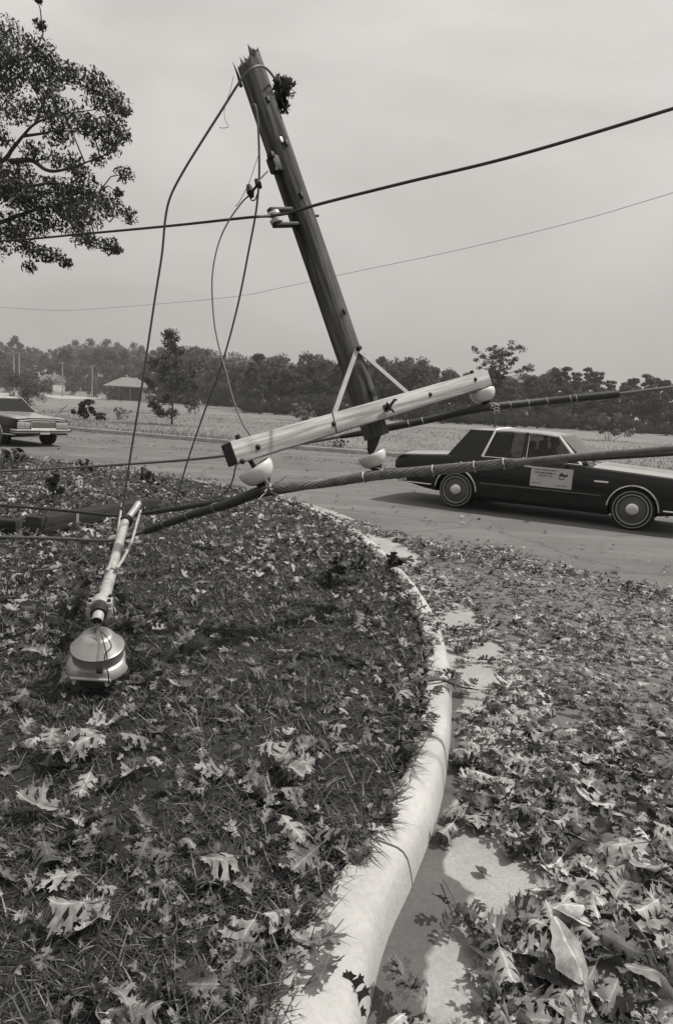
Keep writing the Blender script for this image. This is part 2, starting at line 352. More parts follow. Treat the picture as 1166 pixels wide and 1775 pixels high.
def far_kerb():
    xs = np.concatenate([np.linspace(-90, -14, 30), np.linspace(-13.8, 40, 80)]); C = np.stack([xs, far_line(xs)], 1)
    t_ = np.gradient(C, axis=0); t_ /= np.linalg.norm(t_, axis=1)[:, None]; n_ = np.stack([-t_[:, 1], t_[:, 0]], 1)
    mb = MB(); mb.loft(sweep(C, n_, [(0, -.02), (.02, .1), (.05, .145), (.2, .15), (.22, -.02)])); o = mb.build('far_kerb', 'old_concrete'); setp(o, kind='structure')
far_kerb()
for nm, pts in (('side_lane', [(66, 683), (110, 684.5), (180, 686), (180, 689), (140, 688.5), (95, 686.5)]), ('far_drive', [(-90, 676), (33, 677.5), (28, 681), (-90, 681)])):
    mb = MB(); vv = []
    for x, y in pts:
        p = G(x, y, .95 if nm == 'side_lane' else 1.0); 
        d = min(p[1], 175); q = P(x, y, d/ray(x, y)[1]); vv.append((q[0], q[1], float(field_z(q[0], q[1]))+.12))
    mb.add(vv+[(a, b, c-.3) for a, b, c in vv], [tuple(range(len(vv)))]+[(i, (i+1) % len(vv), (i+1) % len(vv)+len(vv), i+len(vv)) for i in range(len(vv))]); setp(mb.build(nm, 'pale_paving'), kind='structure')

# ------------------------------------------------------------------ leaf and grass shapes
def oak_leaf(lobes=3, sinus=.11, reach=.44, seed=0, teeth=True):
    """red-oak leaf along +y, length 1: broad toothed lobes raked forward, round deep bays between; returns verts, tris"""
    rr = random.Random(seed); V = []; T = []
    def add(x, y): V.append((x, y, 0.)); return len(V)-1
    ys = np.linspace(.05, .80, lobes+1); mids = [add(0, y) for y in ys]; mids_top = add(0, .9)
    for s in (-1, 1):
        tri_ = lambda a, b, c: T.append((a, b, c) if s > 0 else (a, c, b))
        bay = [add(s*.015, ys[0]-.02)]+[add(s*sinus*rr.uniform(.7, 1.3)*(1-.15*k), ys[k]+rr.uniform(-.015, .015)) for k in range(1, lobes)]+[add(s*sinus*.8, ys[-1])]
        for k in range(lobes):
            ln = reach*(.62, 1.0, .86, .7)[min(k, 3)]*rr.uniform(.85, 1.12); dy = (ys[k+1]-ys[k]); y0 = ys[k]+dy*.32; rk = .16+.1*rr.random()+.05*k
            f = lambda u, v: add(s*(ln*u), y0+ln*u*rk*1.6+dy*v)
            hub = f(.38, .12)
            loop = [mids[k], bay[k], f(.45, -.24), f(.72, -.30)]+([f(.90, -.50), f(.86, -.14)] if teeth else [])+[f(1.04, .06)]+([f(.80, .20), f(.80, .52)] if teeth else [f(.8, .4)])+[f(.5, .34), bay[k+1], mids[k+1]]
            for i in range(len(loop)-1): tri_(hub, loop[i], loop[i+1])
            tri_(hub, loop[-1], loop[0])
        loop = [bay[-1], add(s*.10, .83), add(s*.22, .87), add(s*.12, .92), add(s*.09, 1.0), add(s*.03, .97)]
        tip = add(0, 1.06)
        for i in range(len(loop)-1): tri_(mids_top, loop[i], loop[i+1])
        tri_(mids_top, loop[-1], tip); tri_(mids[-1], bay[-1], mids_top)
    st = [add(-.012, .05), add(.012, .05), add(.006, -.3)]; T.append((st[0], st[2], st[1]))
    return np.array(V), np.array(T)
def broad_leaf(n=9, seed=0, width=.42, teeth=.05):
    rr = random.Random(seed); V = []; T = []
    def add(x, y): V.append((x, y, 0.)); return len(V)-1
    ys = np.linspace(0, 1, n); mids = [add(0, y) for y in ys]
    for s in (-1, 1):
        e = [add(s*(width*math.sin(math.pi*min(.97, .06+.9*y**.8))*(1+teeth*(-1)**k*2)+.01), y) for k, y in enumerate(ys)]; h = [add(s*abs(V[q][0])*.5, V[q][1]) for q in e]
        for k in range(n-1):
            for (p, q) in ((mids, h), (h, e)):
                a, b, c, d = p[k], q[k], q[k+1], p[k+1]
                T += [(a, b, c), (a, c, d)] if s > 0 else [(a, c, b), (a, d, c)]
    st = [add(-.012, 0), add(.012, 0), add(.008, -.35)]; T.append((st[0], st[2], st[1]))
    return np.array(V), np.array(T)
def curl(tp, long_=.5, cross=.4, seed=0):
    V, T = tp; V = V.copy(); y = V[:, 1]-.45; x = V[:, 0]; rr = np.random.default_rng(seed)
    V[:, 2] = long_*(y**2)*.6+cross*(x**2)*1.4+.04*np.sin(x*9+seed)*np.cos(y*8+seed*2)+rr.uniform(-.2, .2)*x*y*2
    V[:, 1] = y; return V, T
OAK = [curl(oak_leaf(3, [.09, .13, .07][k % 3], [.44, .37, .48][k % 3], k), [.7, -.6, .2, 1.3, -.2, .5, -1.1][k % 7], [.6, 1.5, -.8, .3, 2.3, -1.6][k % 6], k) for k in range(16)]
BROAD = [curl(broad_leaf(8, k, [.40, .33, .46][k % 3], .04), [.5, -.5, .9, .1][k % 4], [.9, -.7, 1.8, .3][k % 4], k) for k in range(4)]
SCRAP = [curl(oak_leaf(2, .16, .4, 40+k, False), .8, 1.2, k) for k in range(3)]
def scatter_leaves(pos, size, tone, tilt, templates, mesh_name, m='leaf'):
    """every leaf placed at pos (n,3) with random yaw, tilt (radians, n) -> one mesh"""
    n = len(pos); which = RNG.integers(0, len(templates), n); VV, TT, tn, rib = [], [], [], []; base = 0
    for k, (V, T) in enumerate(templates):
        ix = np.where(which == k)[0]
        if not len(ix): continue
        yaw = RNG.uniform(0, 2*np.pi, len(ix)); ta = RNG.uniform(0, 2*np.pi, len(ix)); ti = tilt[ix]
        flip = np.where(RNG.random(len(ix)) < .35, -1., 1.)
        v = V[None]*size[ix][:, None, None]; v = v.copy(); v[..., 2] *= flip[:, None]; v[..., 0] *= RNG.uniform(.8, 1.15, len(ix))[:, None]
        x = v[..., 0]*np.cos(yaw)[:, None]-v[..., 1]*np.sin(yaw)[:, None]; y = v[..., 0]*np.sin(yaw)[:, None]+v[..., 1]*np.cos(yaw)[:, None]; z = v[..., 2]
        ca, sa = np.cos(ta)[:, None], np.sin(ta)[:, None]; u = x*ca+y*sa; q = -x*sa+y*ca
        u2 = u*np.cos(ti)[:, None]+z*np.sin(ti)[:, None]; z2 = -u*np.sin(ti)[:, None]+z*np.cos(ti)[:, None]
        x = u2*ca-q*sa; y = u2*sa+q*ca
        z2 = z2 - z2.min(1, keepdims=True)*.6
        v = np.stack([x, y, z2], -1)+pos[ix][:, None, :]
        VV.append(v.reshape(-1, 3)); TT.append((T[None]+(np.arange(len(ix))*len(V))[:, None, None]+base).reshape(-1, 3)); base += len(ix)*len(V)
        tn.append(np.repeat(tone[ix], len(V))); rib.append(np.tile(np.abs(V[:, 0]), len(ix)))
    o = fast_mesh(mesh_name, np.vstack(VV), np.vstack(TT), m, tone=np.concatenate(tn)); set_rib(o, np.concatenate(rib)); return o
def set_rib(o, r_): a = o.data.attributes.new('rib', 'FLOAT', 'POINT'); a.data.foreach_set('value', np.asarray(r_, np.float32))
def tones(n, lo=.03, hi=.3, pw=1.6): return lo+(hi-lo)*RNG.random(n)**pw

# lawn grass: matted blades, finer and denser near the camera
def grass():
    NX = 1500000; x = RNG.uniform(-13, 1, NX); u_ = RNG.random(NX); y = .6*(17/.6)**u_
    # sample uniform in log distance, thin by lateral extent
    keep = inside(LAWN_POLY, x, y); x, y = x[keep], y[keep]
    pr = proj(np.stack([x, y, np.full(len(x), .15)], -1)); k = (pr[:, 0] > -260) & (pr[:, 0] < 1250) & (pr[:, 1] < 1990) & (pr[:, 2] > .3)
    x, y = x[k], y[k]; dist = np.hypot(x, y)
    dens = .35+.65*smooth01(.5+.9*vnoise(x, y, .18, 5)+.5*vnoise(x, y, .7, 6))
    rate = np.clip((dist/7.)**1.2, .0, 1)*.0+np.clip(1.25-.0*dist, 0, 1)
    k = RNG.random(len(x)) < dens*rate*np.clip(.16*dist**.35, 0, 1)*2.3; x, y, dist = x[k], y[k], dist[k]
    n = len(x); print('blades', n)
    ln = RNG.uniform(.05, .125, n)*(1+.4*vnoise(x, y, .4, 8))*np.clip(1.25-.09*dist, .5, 1); wd = RNG.uniform(.0015, .0034, n)*np.clip(dist/2.6, 1, 3.5)
    az = RNG.uniform(0, 2*np.pi, n)+1.2*vnoise(x, y, .35, 4); lean = RNG.uniform(.5, 1.5, n); bend = RNG.uniform(.1, .9, n)
    z0 = lawn_z(x, y)-.006; dx, dy = np.cos(az), np.sin(az); px, py = -dy, dx
    V = np.zeros((n, 7, 3)); ts = [0, .4, .75, 1.]; cx = np.zeros(n); cz = np.zeros(n); prev = 0
    for q, t in enumerate(ts):
        if q:
            th = lean+bend*t; st = (t-prev)*ln; cx = cx+np.sin(th)*st; cz = cz+np.cos(th)*st; prev = t
        wq = wd*(1-.85*t**1.5)
        c = np.stack([x+dx*cx, y+dy*cx, z0+np.maximum(cz, .004)], -1)
        if q < 3:
            V[:, 2*q] = c+np.stack([px*wq, py*wq, wq*0], -1); V[:, 2*q+1] = c-np.stack([px*wq, py*wq, wq*0], -1)
        else: V[:, 6] = c
    T0 = np.array([(0, 1, 3), (0, 3, 2), (2, 3, 5), (2, 5, 4), (4, 5, 6)])
    T = (T0[None]+(np.arange(n)*7)[:, None, None]).reshape(-1, 3)
    tn = .022+.075*RNG.random(n)**1.6+np.where(RNG.random(n) < .10, .16, 0)
    o = fast_mesh('lawn_grass', V.reshape(-1, 3), T, 'grass_blade', tone=np.repeat(tn, 7)); setp(o, 'dark matted grass on the lawn behind the curved kerb', 'grass', kind='stuff')
grass()
def field_grass():
    n = 46000; x = RNG.uniform(-26, 34, n); d = .25+38*RNG.random(n)**2; y = far_line(x)+d
    ln = RNG.uniform(.05, .17, n)*(1+.6*vnoise(x, y, 3, 8))*np.clip(1.15-d/45, .3, 1); wd = RNG.uniform(.008, .022, n)*np.clip(d/12, 1, 3); az = RNG.uniform(0, 6.28, n); le = RNG.uniform(.1, .9, n); z = field_z(x, y)-.01
    b = np.stack([x, y, z], -1); s = np.stack([np.cos(az)*wd, np.sin(az)*wd, wd*0], -1); tip = b+np.stack([-np.sin(az)*np.sin(le)*ln, np.cos(az)*np.sin(le)*ln, np.cos(le)*ln], -1)
    V = np.stack([b-s, b+s, tip], 1).reshape(-1, 3); T = np.arange(3*n).reshape(-1, 3)
    o = fast_mesh('field_grass', V, T, 'grass_blade', tone=np.repeat(.12+.09*RNG.random(n), 3)); setp(o, 'pale rough grass on the open field across the road', 'grass', kind='stuff')
field_grass()

# leaf litter: near leaves get the full outlines, those farther off a simpler one, all in one mesh
def scatter_by_distance(pos, sz, t, tl, name, label):
    near = (np.hypot(pos[:, 0], pos[:, 1]) < 5) & (sz > .045); parts = []
    for m_, tp in ((near, OAK+OAK+(BROAD if 'street' in name else [])+SCRAP), (~near, SCRAP+FARL)): parts.append(scatter_leaves(pos[m_], sz[m_], t[m_], tl[m_], tp, name))
    me = [o.data for o in parts]; co_, tr, tn, rb, b = [], [], [], [], 0
    for m_ in me:
        v = np.empty(len(m_.vertices)*3, np.float32); m_.vertices.foreach_get('co', v); f = np.empty(len(m_.loops), np.int32); m_.loops.foreach_get('vertex_index', f); a = np.empty(len(m_.vertices), np.float32); m_.attributes['tone'].data.foreach_get('value', a)
        r_ = np.empty(len(m_.vertices), np.float32); m_.attributes['rib'].data.foreach_get('value', r_); rb.append(r_); co_.append(v.reshape(-1, 3)); tr.append(f.reshape(-1, 3)+b); tn.append(a); b += len(a)
    for o in parts: bpy.data.objects.remove(o)
    o = fast_mesh(name, np.vstack(co_), np.vstack(tr), 'leaf', tone=np.concatenate(tn)); set_rib(o, np.concatenate(rb)); return setp(o, label, 'leaf litter', kind='stuff')
FARL = [curl(oak_leaf(2, [.12, .2][k % 2], .42, 60+k, False), .9, [1.4, -1., .4, 2][k % 4], k) for k in range(4)]
def lawn_leaves():
    n = 90000; x = RNG.uniform(-13, 1, n); y = .7*(17/.7)**RNG.random(n); k = inside(LAWN_POLY, x, y); x, y = x[k], y[k]
    pr = proj(np.stack([x, y, np.full(len(x), .15)], -1)); k = (pr[:, 0] > -260) & (pr[:, 0] < 1200) & (pr[:, 1] < 1950) & (pr[:, 2] > .3); x, y, pr = x[k], y[k], pr[k]
    dist = np.hypot(x, y); area = smooth01(.5+.8*vnoise(x, y, .9, 12)+.4*vnoise(x, y, .3, 13))
    far = smooth01((dist-2.8)/4.5)
    k = RNG.random(len(x)) < (.2+.6*area)*np.clip((.10+.055*dist), 0, .75)*(1+.9*far); x, y, dist = x[k], y[k], dist[k]; n = len(x); print('lawn leaves', n)
    z = lawn_z(x, y)+RNG.uniform(.0, .045, n)+.025*far[k]; sz = RNG.uniform(.06, .14, n)*np.where(RNG.random(n) < .72, RNG.uniform(.25, .7, n), 1)
    t = tones(n, .03, .34, 1.6)*(1+.2*far[k]); tl = np.abs(RNG.normal(0, .5, n))
    m2 = 26000; xb = RNG.uniform(-13, 1, m2); yb = .7*(17/.7)**RNG.random(m2); kb = inside(LAWN_POLY, xb, yb); xb, yb = xb[kb], yb[kb]; pb_ = proj(np.stack([xb, yb, np.full(len(xb), .15)], -1)); kb = (pb_[:, 0] > -200) & (pb_[:, 0] < 1150) & (pb_[:, 2] > .3) & (pb_[:, 1] < 1900) & (RNG.random(len(xb)) < .35+.6*smooth01(.5+.9*vnoise(xb, yb, .5, 41))); xb, yb = xb[kb], yb[kb]
    x = np.concatenate([x, xb]); y = np.concatenate([y, yb]); z = np.concatenate([z, lawn_z(xb, yb)+RNG.uniform(.005, .05, len(xb))]); sz = np.concatenate([sz, RNG.uniform(.02, .06, len(xb))]); t = np.concatenate([t, tones(len(xb), .06, .24, 1.2)]); tl = np.concatenate([tl, np.abs(RNG.normal(0, .6, len(xb)))])
    scatter_by_distance(np.stack([x, y, z], -1), sz, t, tl, 'lawn_leaf_litter', 'torn oak leaves strewn over the lawn grass')
lawn_leaves()
BARE = [[(735, 1500), (795, 1436), (850, 1452), (905, 1500), (942, 1522), (938, 1585), (870, 1600), (840, 1620), (815, 1690), (850, 1800), (610, 1800), (660, 1660)],
        [(782, 1160), (835, 1150), (870, 1172), (845, 1205), (838, 1238), (800, 1240), (800, 1290), (778, 1290)], [(760, 1068), (820, 1060), (832, 1085), (775, 1095)],
        [(625, 925), (672, 935), (725, 965), (722, 985), (668, 975)], [(812, 1128), (858, 1112), (872, 1140), (820, 1150)], [(768, 1350), (790, 1345), (810, 1400), (770, 1440), (745, 1470)],
        [(772, 1120), (790, 1135), (800, 1160), (778, 1158)], [(430, 850), (570, 885), (575, 900), (420, 862)]]
def street_leaves():
    n = 480000; x = RNG.uniform(-2.5, 13.5, n); y = .8*(12.5/.8)**RNG.random(n)
    road = ~inside(np.vstack([KERB-KN*.03, [(-60, 32), (-60, -6)]]), x, y); x, y = x[road], y[road]
    pr = proj(np.stack([x, y, np.full(len(x), .01)], -1)); k = (pr[:, 0] > 300) & (pr[:, 0] < 3200) & ((pr[:, 0] < 1480) | (RNG.random(len(x)) < .6)) & (pr[:, 1] < 1990) & (pr[:, 2] > .3); x, y, pr = x[k], y[k], pr[k]
    edge = np.interp(pr[:, 0], [300, 480, 590, 700, 800, 960, 1166, 1480, 3200], [835, 872, 900, 922, 942, 968, 1015, 1080, 1440])
    dn = smooth01((pr[:, 1]-edge+6+14*vnoise(x, y, .8, 21))/22)*(.42+.58*smooth01(.62+.9*vnoise(x, y, .55, 22)+.5*vnoise(x, y, .22, 23)))
    kd = np.min(np.hypot(x[:, None]-KERB[None, 30:150:2, 0], y[:, None]-KERB[None, 30:150:2, 1]), 1); dn = np.where(kd < .5, np.maximum(dn, .95*(pr[:, 1] > edge)), dn)
    dn = np.maximum(dn, .012*(pr[:, 1] > edge-45))
    dn *= np.where((pr[:, 0] > 1085) & (pr[:, 1] > 1180) & (pr[:, 1] < 1400), .45, 1)
    dn *= 1-.5*smooth01((np.hypot(x, y)-3.2)/2.5)*(pr[:, 1] > edge+32)*(kd > .45)
    bare = np.zeros(len(x), bool)
    for b in BARE: bare |= inside(b, pr[:, 0], pr[:, 1])
    dn *= np.where(bare, .012, 1)
    dist = np.hypot(x, y)
    k = RNG.random(len(x)) < dn*np.clip(.075+.07*dist, 0, 1); x, y, dist = x[k], y[k], dist[k]; n = len(x); print('street leaves', n)
    z = .012+RNG.uniform(0, .035, n); big = np.clip((4.5-dist)/3.5, 0, 1)
    sz = RNG.uniform(.05, .105, n)*(.85+.55*big)*np.where(RNG.random(n) < .6, RNG.uniform(.25, .7, n), 1); t = tones(n, .02, .34, 2.2)
    pale = vnoise(x, y, .5, 31) > .4; t = np.where(pale, t+.08, t); t = np.where(RNG.random(n) < .10, RNG.uniform(.28, .46, n), t); pz = proj(np.stack([x, y, z], -1)); t = np.where((pz[:, 0] > 800) & (pz[:, 0] < 960) & (pz[:, 1] > 1120) & (pz[:, 1] < 1320) & (RNG.random(n) < .4), RNG.uniform(.25, .45, n), t)
    scatter_by_distance(np.stack([x, y, z], -1), sz, t, np.abs(RNG.normal(0, .24, n)), 'street_leaf_litter', 'wet torn leaves covering the side street and gutter')
    # crumbs along the road's worn line and the far gutter
    m_ = 1500; xx = RNG.uniform(-12, 12, m_); off = np.where(RNG.random(m_) < .5, RNG.normal(-.25, .18, m_), np.where(RNG.random(m_) < .5, RNG.normal(-4.4, .35, m_), RNG.uniform(-12, 0, m_)))
    yy = far_line(xx)+off; nnn = len(xx)
    ok = ~inside(LAWN_POLY, xx, yy) & (off < -.04); xx, yy = xx[ok], yy[ok]
    o = scatter_leaves(np.stack([xx, yy, np.full(len(xx), .008)], -1), RNG.uniform(.04, .11, len(xx)), tones(len(xx), .04, .2), np.abs(RNG.normal(0, .3, len(xx))), SCRAP+OAK[:3], 'road_leaf_litter'); setp(o, 'scattered leaf scraps on the wide main road', 'leaf litter', kind='stuff')
street_leaves()

# ------------------------------------------------------------------ broken pole hanging in its own wires
AX = Vector(P(840, 657, 5.2)-P(398, 788, 3.6)); ARM_L = AX.length; AX.normalize()
A0 = Vector(P(398, 788, 3.6)); C0 = A0+AX*1.46                # arm centre line where the pole crosses
PYC, PR = .155, .086                                         # pole axis behind the arm, radius
PZ = Vector((-.38, .07, .92)).normalized(); _t = 1.46         # the pole stands square to its arm; slide it along the arm until it covers the pole seen
for _k in range(60):
    PY = PZ.cross(AX).normalized(); C0 = A0+AX*_t; _b = C0+PY*PYC; _v = Vector(ray(428, 95))
    POLE_TOP = Vector(CO)+_v*(AX.dot(_b-Vector(CO))/AX.dot(_v)); PZ = (POLE_TOP-_b).normalized()
    _q = proj(np.array(_b)); _t -= (_q[0]-(633+.344*(_q[1]-700)))/260*.6
PY = PZ.cross(AX).normalized(); C0 = A0+AX*_t; ARM_X0 = -_t; ARM_X1 = ARM_L-_t
PROT = Matrix((AX, PY, PZ)).transposed(); PMAT = Matrix.Translation(C0) @ PROT.to_4x4(); PINV = PMAT.inverted()
def LP(x, y, yl):                                            # photo pixel -> pole's own axes on the plane y = yl
    o = PINV @ Vector(CO); v = PINV.to_3x3() @ Vector(ray(x, y)); t = (yl-o.y)/v.y; return o+v*t
def CYL(x, y):                                               # photo pixel -> the near surface of the shaft
    o = PINV @ Vector(CO); v = PINV.to_3x3() @ Vector(ray(x, y)); ox, oy = o.x, o.y-PYC; a = v.x**2+v.y**2; b = ox*v.x+oy*v.y; c = ox*ox+oy*oy-PR**2
    return o+v*((-b-math.sqrt(max(0, b*b-a*c)))/a)
pole = thing('broken_utility_pole', 'splintered end of a wooden utility pole with its crossarm, hanging tilted in the wires', 'utility pole', C0, PROT.to_quaternion())
ztop = (PINV @ POLE_TOP).z+.07
def pole_shaft():
    mb = MB(); n = 40; rings = []; zs = np.concatenate([[-.155], np.linspace(-.15, ztop-.16, 60)])
    for z in zs:
        ring = []
        for j in range(n):
            a = 2*math.pi*j/n; r_ = PR*(1-.02*z/2)
            cr_ = mnoise.noise(Vector((math.cos(a)*3.2, math.sin(a)*3.2, z*.35)))*.005+mnoise.noise(Vector((math.cos(a)*11, math.sin(a)*11, z*.8)))*.0035
            ring.append((math.cos(a)*(r_+cr_), PYC+math.sin(a)*(r_+cr_), z))
        rings.append(ring)
    # jagged break: low and shredded on the left, a tall sliver standing on the right, torn fibre between
    def rim(a):
        side = .5+.5*math.cos(a)
        return float(ztop-.155+.10*side**1.2+.03*mnoise.noise(Vector((math.cos(a)*6, math.sin(a)*6, 3)))+.02*mnoise.noise(Vector((a*7, 1, 2))))
    rr = random.Random(5); top = []
    for j in range(n):
        a = 2*math.pi*j/n; r_ = PR*(1-.02*ztop/2)*rr.uniform(.93, 1); top.append((math.cos(a)*r_, PYC+math.sin(a)*r_, max(rim(a)+rr.uniform(-.012, .012), ztop-.158)))
    rings.append(top)
    for k, (f_, dz) in enumerate([(.75, -.012), (.5, .0), (.22, -.03)]):
        rings.append([(p[0]*f_, PYC+(p[1]-PYC)*f_, ztop-.10+(p[2]-ztop+.10)*f_+dz+rr.uniform(-.02, .025)) for p in top])
    mb.loft(rings)
    def sliver(a, r_, z0, l, w_, lean):
        c = Vector((math.cos(a)*r_, PYC+math.sin(a)*r_, z0)); o_ = Vector((math.cos(a)*lean, math.sin(a)*lean, 1))*l
        mb.tube([c-Vector((0, 0, .04)), c+o_*.5, c+o_], [w_, w_*.75, .001], 4)
    for _ in range(46):
        a = rr.uniform(0, 6.28); r_ = PR*rr.uniform(.5, .97); sliver(a, r_, rim(a)-.01, rr.uniform(.015, .05), rr.uniform(.004, .009), rr.uniform(-.15, .25))
    sliver(.15, PR*.7, rim(.15)-.02, .085, .017, -.15); sliver(.5, PR*.8, rim(.5)-.02, .06, .012, 0); sliver(2.9, PR*.6, rim(2.9)-.01, .05, .008, .1)
    a_, b_ = CYL(418, 150), CYL(418, 150)+(LP(401, 106, PYC-.06)-LP(416, 150, PYC-.06)); mb.tube([a_, (a_+b_)/2+Vector((.006, 0, 0)), b_], [.013, .008, .0015], 5)
    return mb.build('pole_shaft', 'pole_wood', pole, 60)
shaft = pole_shaft()
arm_y0, arm_y1, arm_h = -.0, .066, .061
def crossarm():
    mb = MB(); n = 44; rings = []
    for i in range(n+1):
        x = ARM_X0+(ARM_X1-ARM_X0)*i/n; w_ = [mnoise.noise(Vector((x*3, k*5., 0)))*.0022 for k in range(8)]; b = .006
        hy, hz = .047, arm_h
        rings.append([(x, -hy+w_[0], -hz+b), (x, -hy+b, -hz+w_[1]), (x, hy-b, -hz+w_[2]), (x, hy, -hz+b), (x, hy, hz-b), (x, hy-b, hz+w_[3]), (x, -hy+b, hz+w_[4]), (x, -hy+w_[5], hz-b)])
    mb.loft(rings); o = mb.build('crossarm', 'arm_wood', pole, 50)
    for x, s in ((ARM_X0, -1), (ARM_X1, 1)): e = MB(); e.box((x+s*.002, 0, 0), (.004, .09, .118), bev=.0015); e.build('end_grain', 'end_grain', o)
    return o
arm = crossarm()
def bolt_at(x, y, parent, r_=.011, yl=-.047, l=.012, nm='bolt'):
    p = LP(x, y, yl); mb = MB(); mb.lathe([(r_*1.5, 0), (r_*1.5, .003), (r_, .004), (r_, l), (.004, l+.003)], 8, Matrix.Translation(p) @ Matrix.Rotation(R(90), 4, 'X')); return mb.build(nm, 'dark_iron', parent)
for x, y in ((447, 775), (578, 735), (745, 684), (823, 658), (420, 800)): bolt_at(x, y, arm)
for x, y in ((414, 762), (817, 644)):                        # pin nuts standing on the top face
    p = LP(x, y, 0); mb = MB(); mb.tube([(p.x, 0, arm_h-.01), (p.x, 0, arm_h+.028)], .013, 8); mb.build('pin_nut', 'dark_iron', arm)
def centre_bolt():                                           # through bolt with a bent fitting on the front
    p = LP(669, 707, -.047); mb = MB(); mb.tube([p, p+Vector((0, -.04, 0))], .012, 8); mb.box((p.x, -.052, p.z), (.045, .006, .045))
    mb.tube([p+Vector((-.005, -.03, 0)), p+Vector((-.04, -.055, .025))], [.012, .006], 6); mb.tube([p+Vector((.0, -.03, 0)), p+Vector((.035, -.06, .03)), p+Vector((.055, -.06, .025))], [.011, .01, .005], 6)
    mb.tube([p+Vector((0, -.03, -.01)), p+Vector((.005, -.05, -.045))], [.012, .006], 6); mb.build('centre_bolt', 'dark_iron', arm)
centre_bolt()
mb = MB(); mb.tube([LP(576, 714, -.05), LP(579, 728, -.0485), LP(584, 751, -.049)], .0028, 5); mb.build('rusty_wire', 'dark_iron', arm)
def brace(x0, y0, x1, y1, ya, yb):
    a = LP(x0, y0, ya); b = LP(x1, y1, yb); d = (b-a).normalized(); s = d.cross(Vector((0, 1, 0))).normalized(); t = d.cross(s)
    mb = MB(); mb.loft([[p+s*h*.016+t*k*.004 for h, k in ((-1, -1), (1, -1), (1, 1), (-1, 1))] for p in (a-d*.01, b)]); return mb.build('brace', 'galvanised', pole)
brace(618, 606, 577, 722, .052, .053); brace(620, 606, 716, 690, .056, .055)
bolt_at(619, 605, pole, .016, .052, .03)
mb = MB(); p = LP(645, 682, .06); mb.tube([p+Vector((0, .05, 0)), p+Vector((0, -.02, 0))], .014, 8); mb.box((p.x, p.y-.01, p.z), (.05, .012, .05)); mb.build('bolt_plate', 'dark_iron', pole)
mb = MB(); p0 = LP(624, 625, .06); mb.tube([p0, (p0+p)/2+Vector((.01, 0, 0)), p], .005, 6); mb.build('ground_wire', 'wire_grey', pole)
def insulator(base, tip_dir, parent, scale=1.):
    """pin, white flared petticoat open towards the pin, dark glazed neck and head; hangs along tip_dir"""
    q = tip_dir.to_track_quat('Z', 'Y').to_matrix().to_4x4(); m = Matrix.Translation(base) @ q @ Matrix.Scale(scale, 4)
    b = MB(); b.lathe([(.079, .022), (.09, .015), (.097, .022), (.096, .042), (.089, .066), (.075, .088), (.055, .102), (.042, .106), (.03, .1), (.03, .075), (.055, .06), (.07, .045)], 40, m); o = b.build('insulator', 'porcelain', parent, 60)
    b = MB(); b.tube([m @ Vector((0, 0, -.03)), m @ Vector((0, 0, .09))], .013, 10); b.build('insulator_pin', 'dark_iron', o)
    b = MB(); b.lathe([(.044, .099), (.046, .108), (.037, .118), (.03, .127), (.03, .14), (.036, .148), (.034, .162), (.02, .168)], 28, m); b.build('insulator_head', 'dark_glaze', o)
    return o, m @ Vector((0, 0, .134))
pl = LP(438, 806, 0); pr_ = LP(833, 674, 0)
DWN = Vector((-.02, -.05, -1)).normalized()
i1, H1 = insulator(Vector((pl.x, 0, -arm_h-.022)), Vector((.24, -.05, -1)).normalized(), pole, 1.03)
i3, H3 = insulator(Vector((pr_.x, 0, -arm_h)), DWN, pole, .98)
pe = LP(642, 786, PYC); 
mb = MB(); a = Vector((-.02, PYC, -.14)); q = Vector((pe.x, PYC, pe.z)); mb.tube([a+Vector((0, 0, .03)), a, (a+q)/2, q], [.05, .048, .036, .018], 10); mb.build('pole_end_pin', 'dark_iron', pole)
i2, H2 = insulator(q+Vector((0, 0, .012)), Vector((.06, -.03, -1)).normalized(), pole, .98)
# things on the shaft: bolts, gains, the secondary spool and a torn bracket
mb = MB(); p = LP(548, 374, PYC); mb.tube([(0, PYC, p.z), (p.x+.018, PYC, p.z+.0)], .009, 8); mb.build('bolt', 'dark_iron', pole)
for x, y in ((487, 243), (496, 248), (522, 338), (596, 540), (464, 172)):
    p = CYL(x, y); mb = MB(); mb.box(tuple(p), (.02, .02, .035), bev=.003); mb.build('bolt_washer', 'galvanised' if y in (243,) else 'dark_iron', pole)
mb = MB(); p = LP(471, 290, PYC); mb.box((p.x, PYC-.03, p.z), (.06, .07, .1), bev=.012); mb.box((p.x-.025, PYC-.05, p.z+.045), (.03, .05, .035), bev=.008); mb.tube([(p.x-.01, PYC-.05, p.z-.02), (p.x-.035, PYC-.06, p.z-.06)], .012, 6); mb.build('torn_bracket', 'dark_iron', pole)
def spool():
    c = LP(479, 377, PYC-.02); s_ = MB(); cl_ = LP(512, 377, PYC)
    for dz in (.042, -.042):
        b_ = MB(); zc = c.z+dz*1.15
        b_.box(((c.x+cl_.x)/2-.012, c.y, zc), (abs(cl_.x-c.x)+.06, .045, .024), bev=.008); s_.v += [v for v in []]
        s_.add(b_.v, b_.f)
    o = s_.build('spool_clevis', 'dark_iron', pole)
    b_ = MB(); b_.lathe([(.012, -.036), (.038, -.034), (.041, -.016), (.024, -.007), (.024, .007), (.041, .016), (.038, .034), (.012, .036)], 24, Matrix.Translation((c.x-.012, c.y, c.z))); b_.build('spool_insulator', 'porcelain', o, 60)
    return c
SPC = spool()
def WL(p): return PMAT @ Vector(p)
H1w, H2w, H3w = WL(H1), WL(H2), WL(H3); SPw = WL((SPC.x-.035, SPC.y, SPC.z))

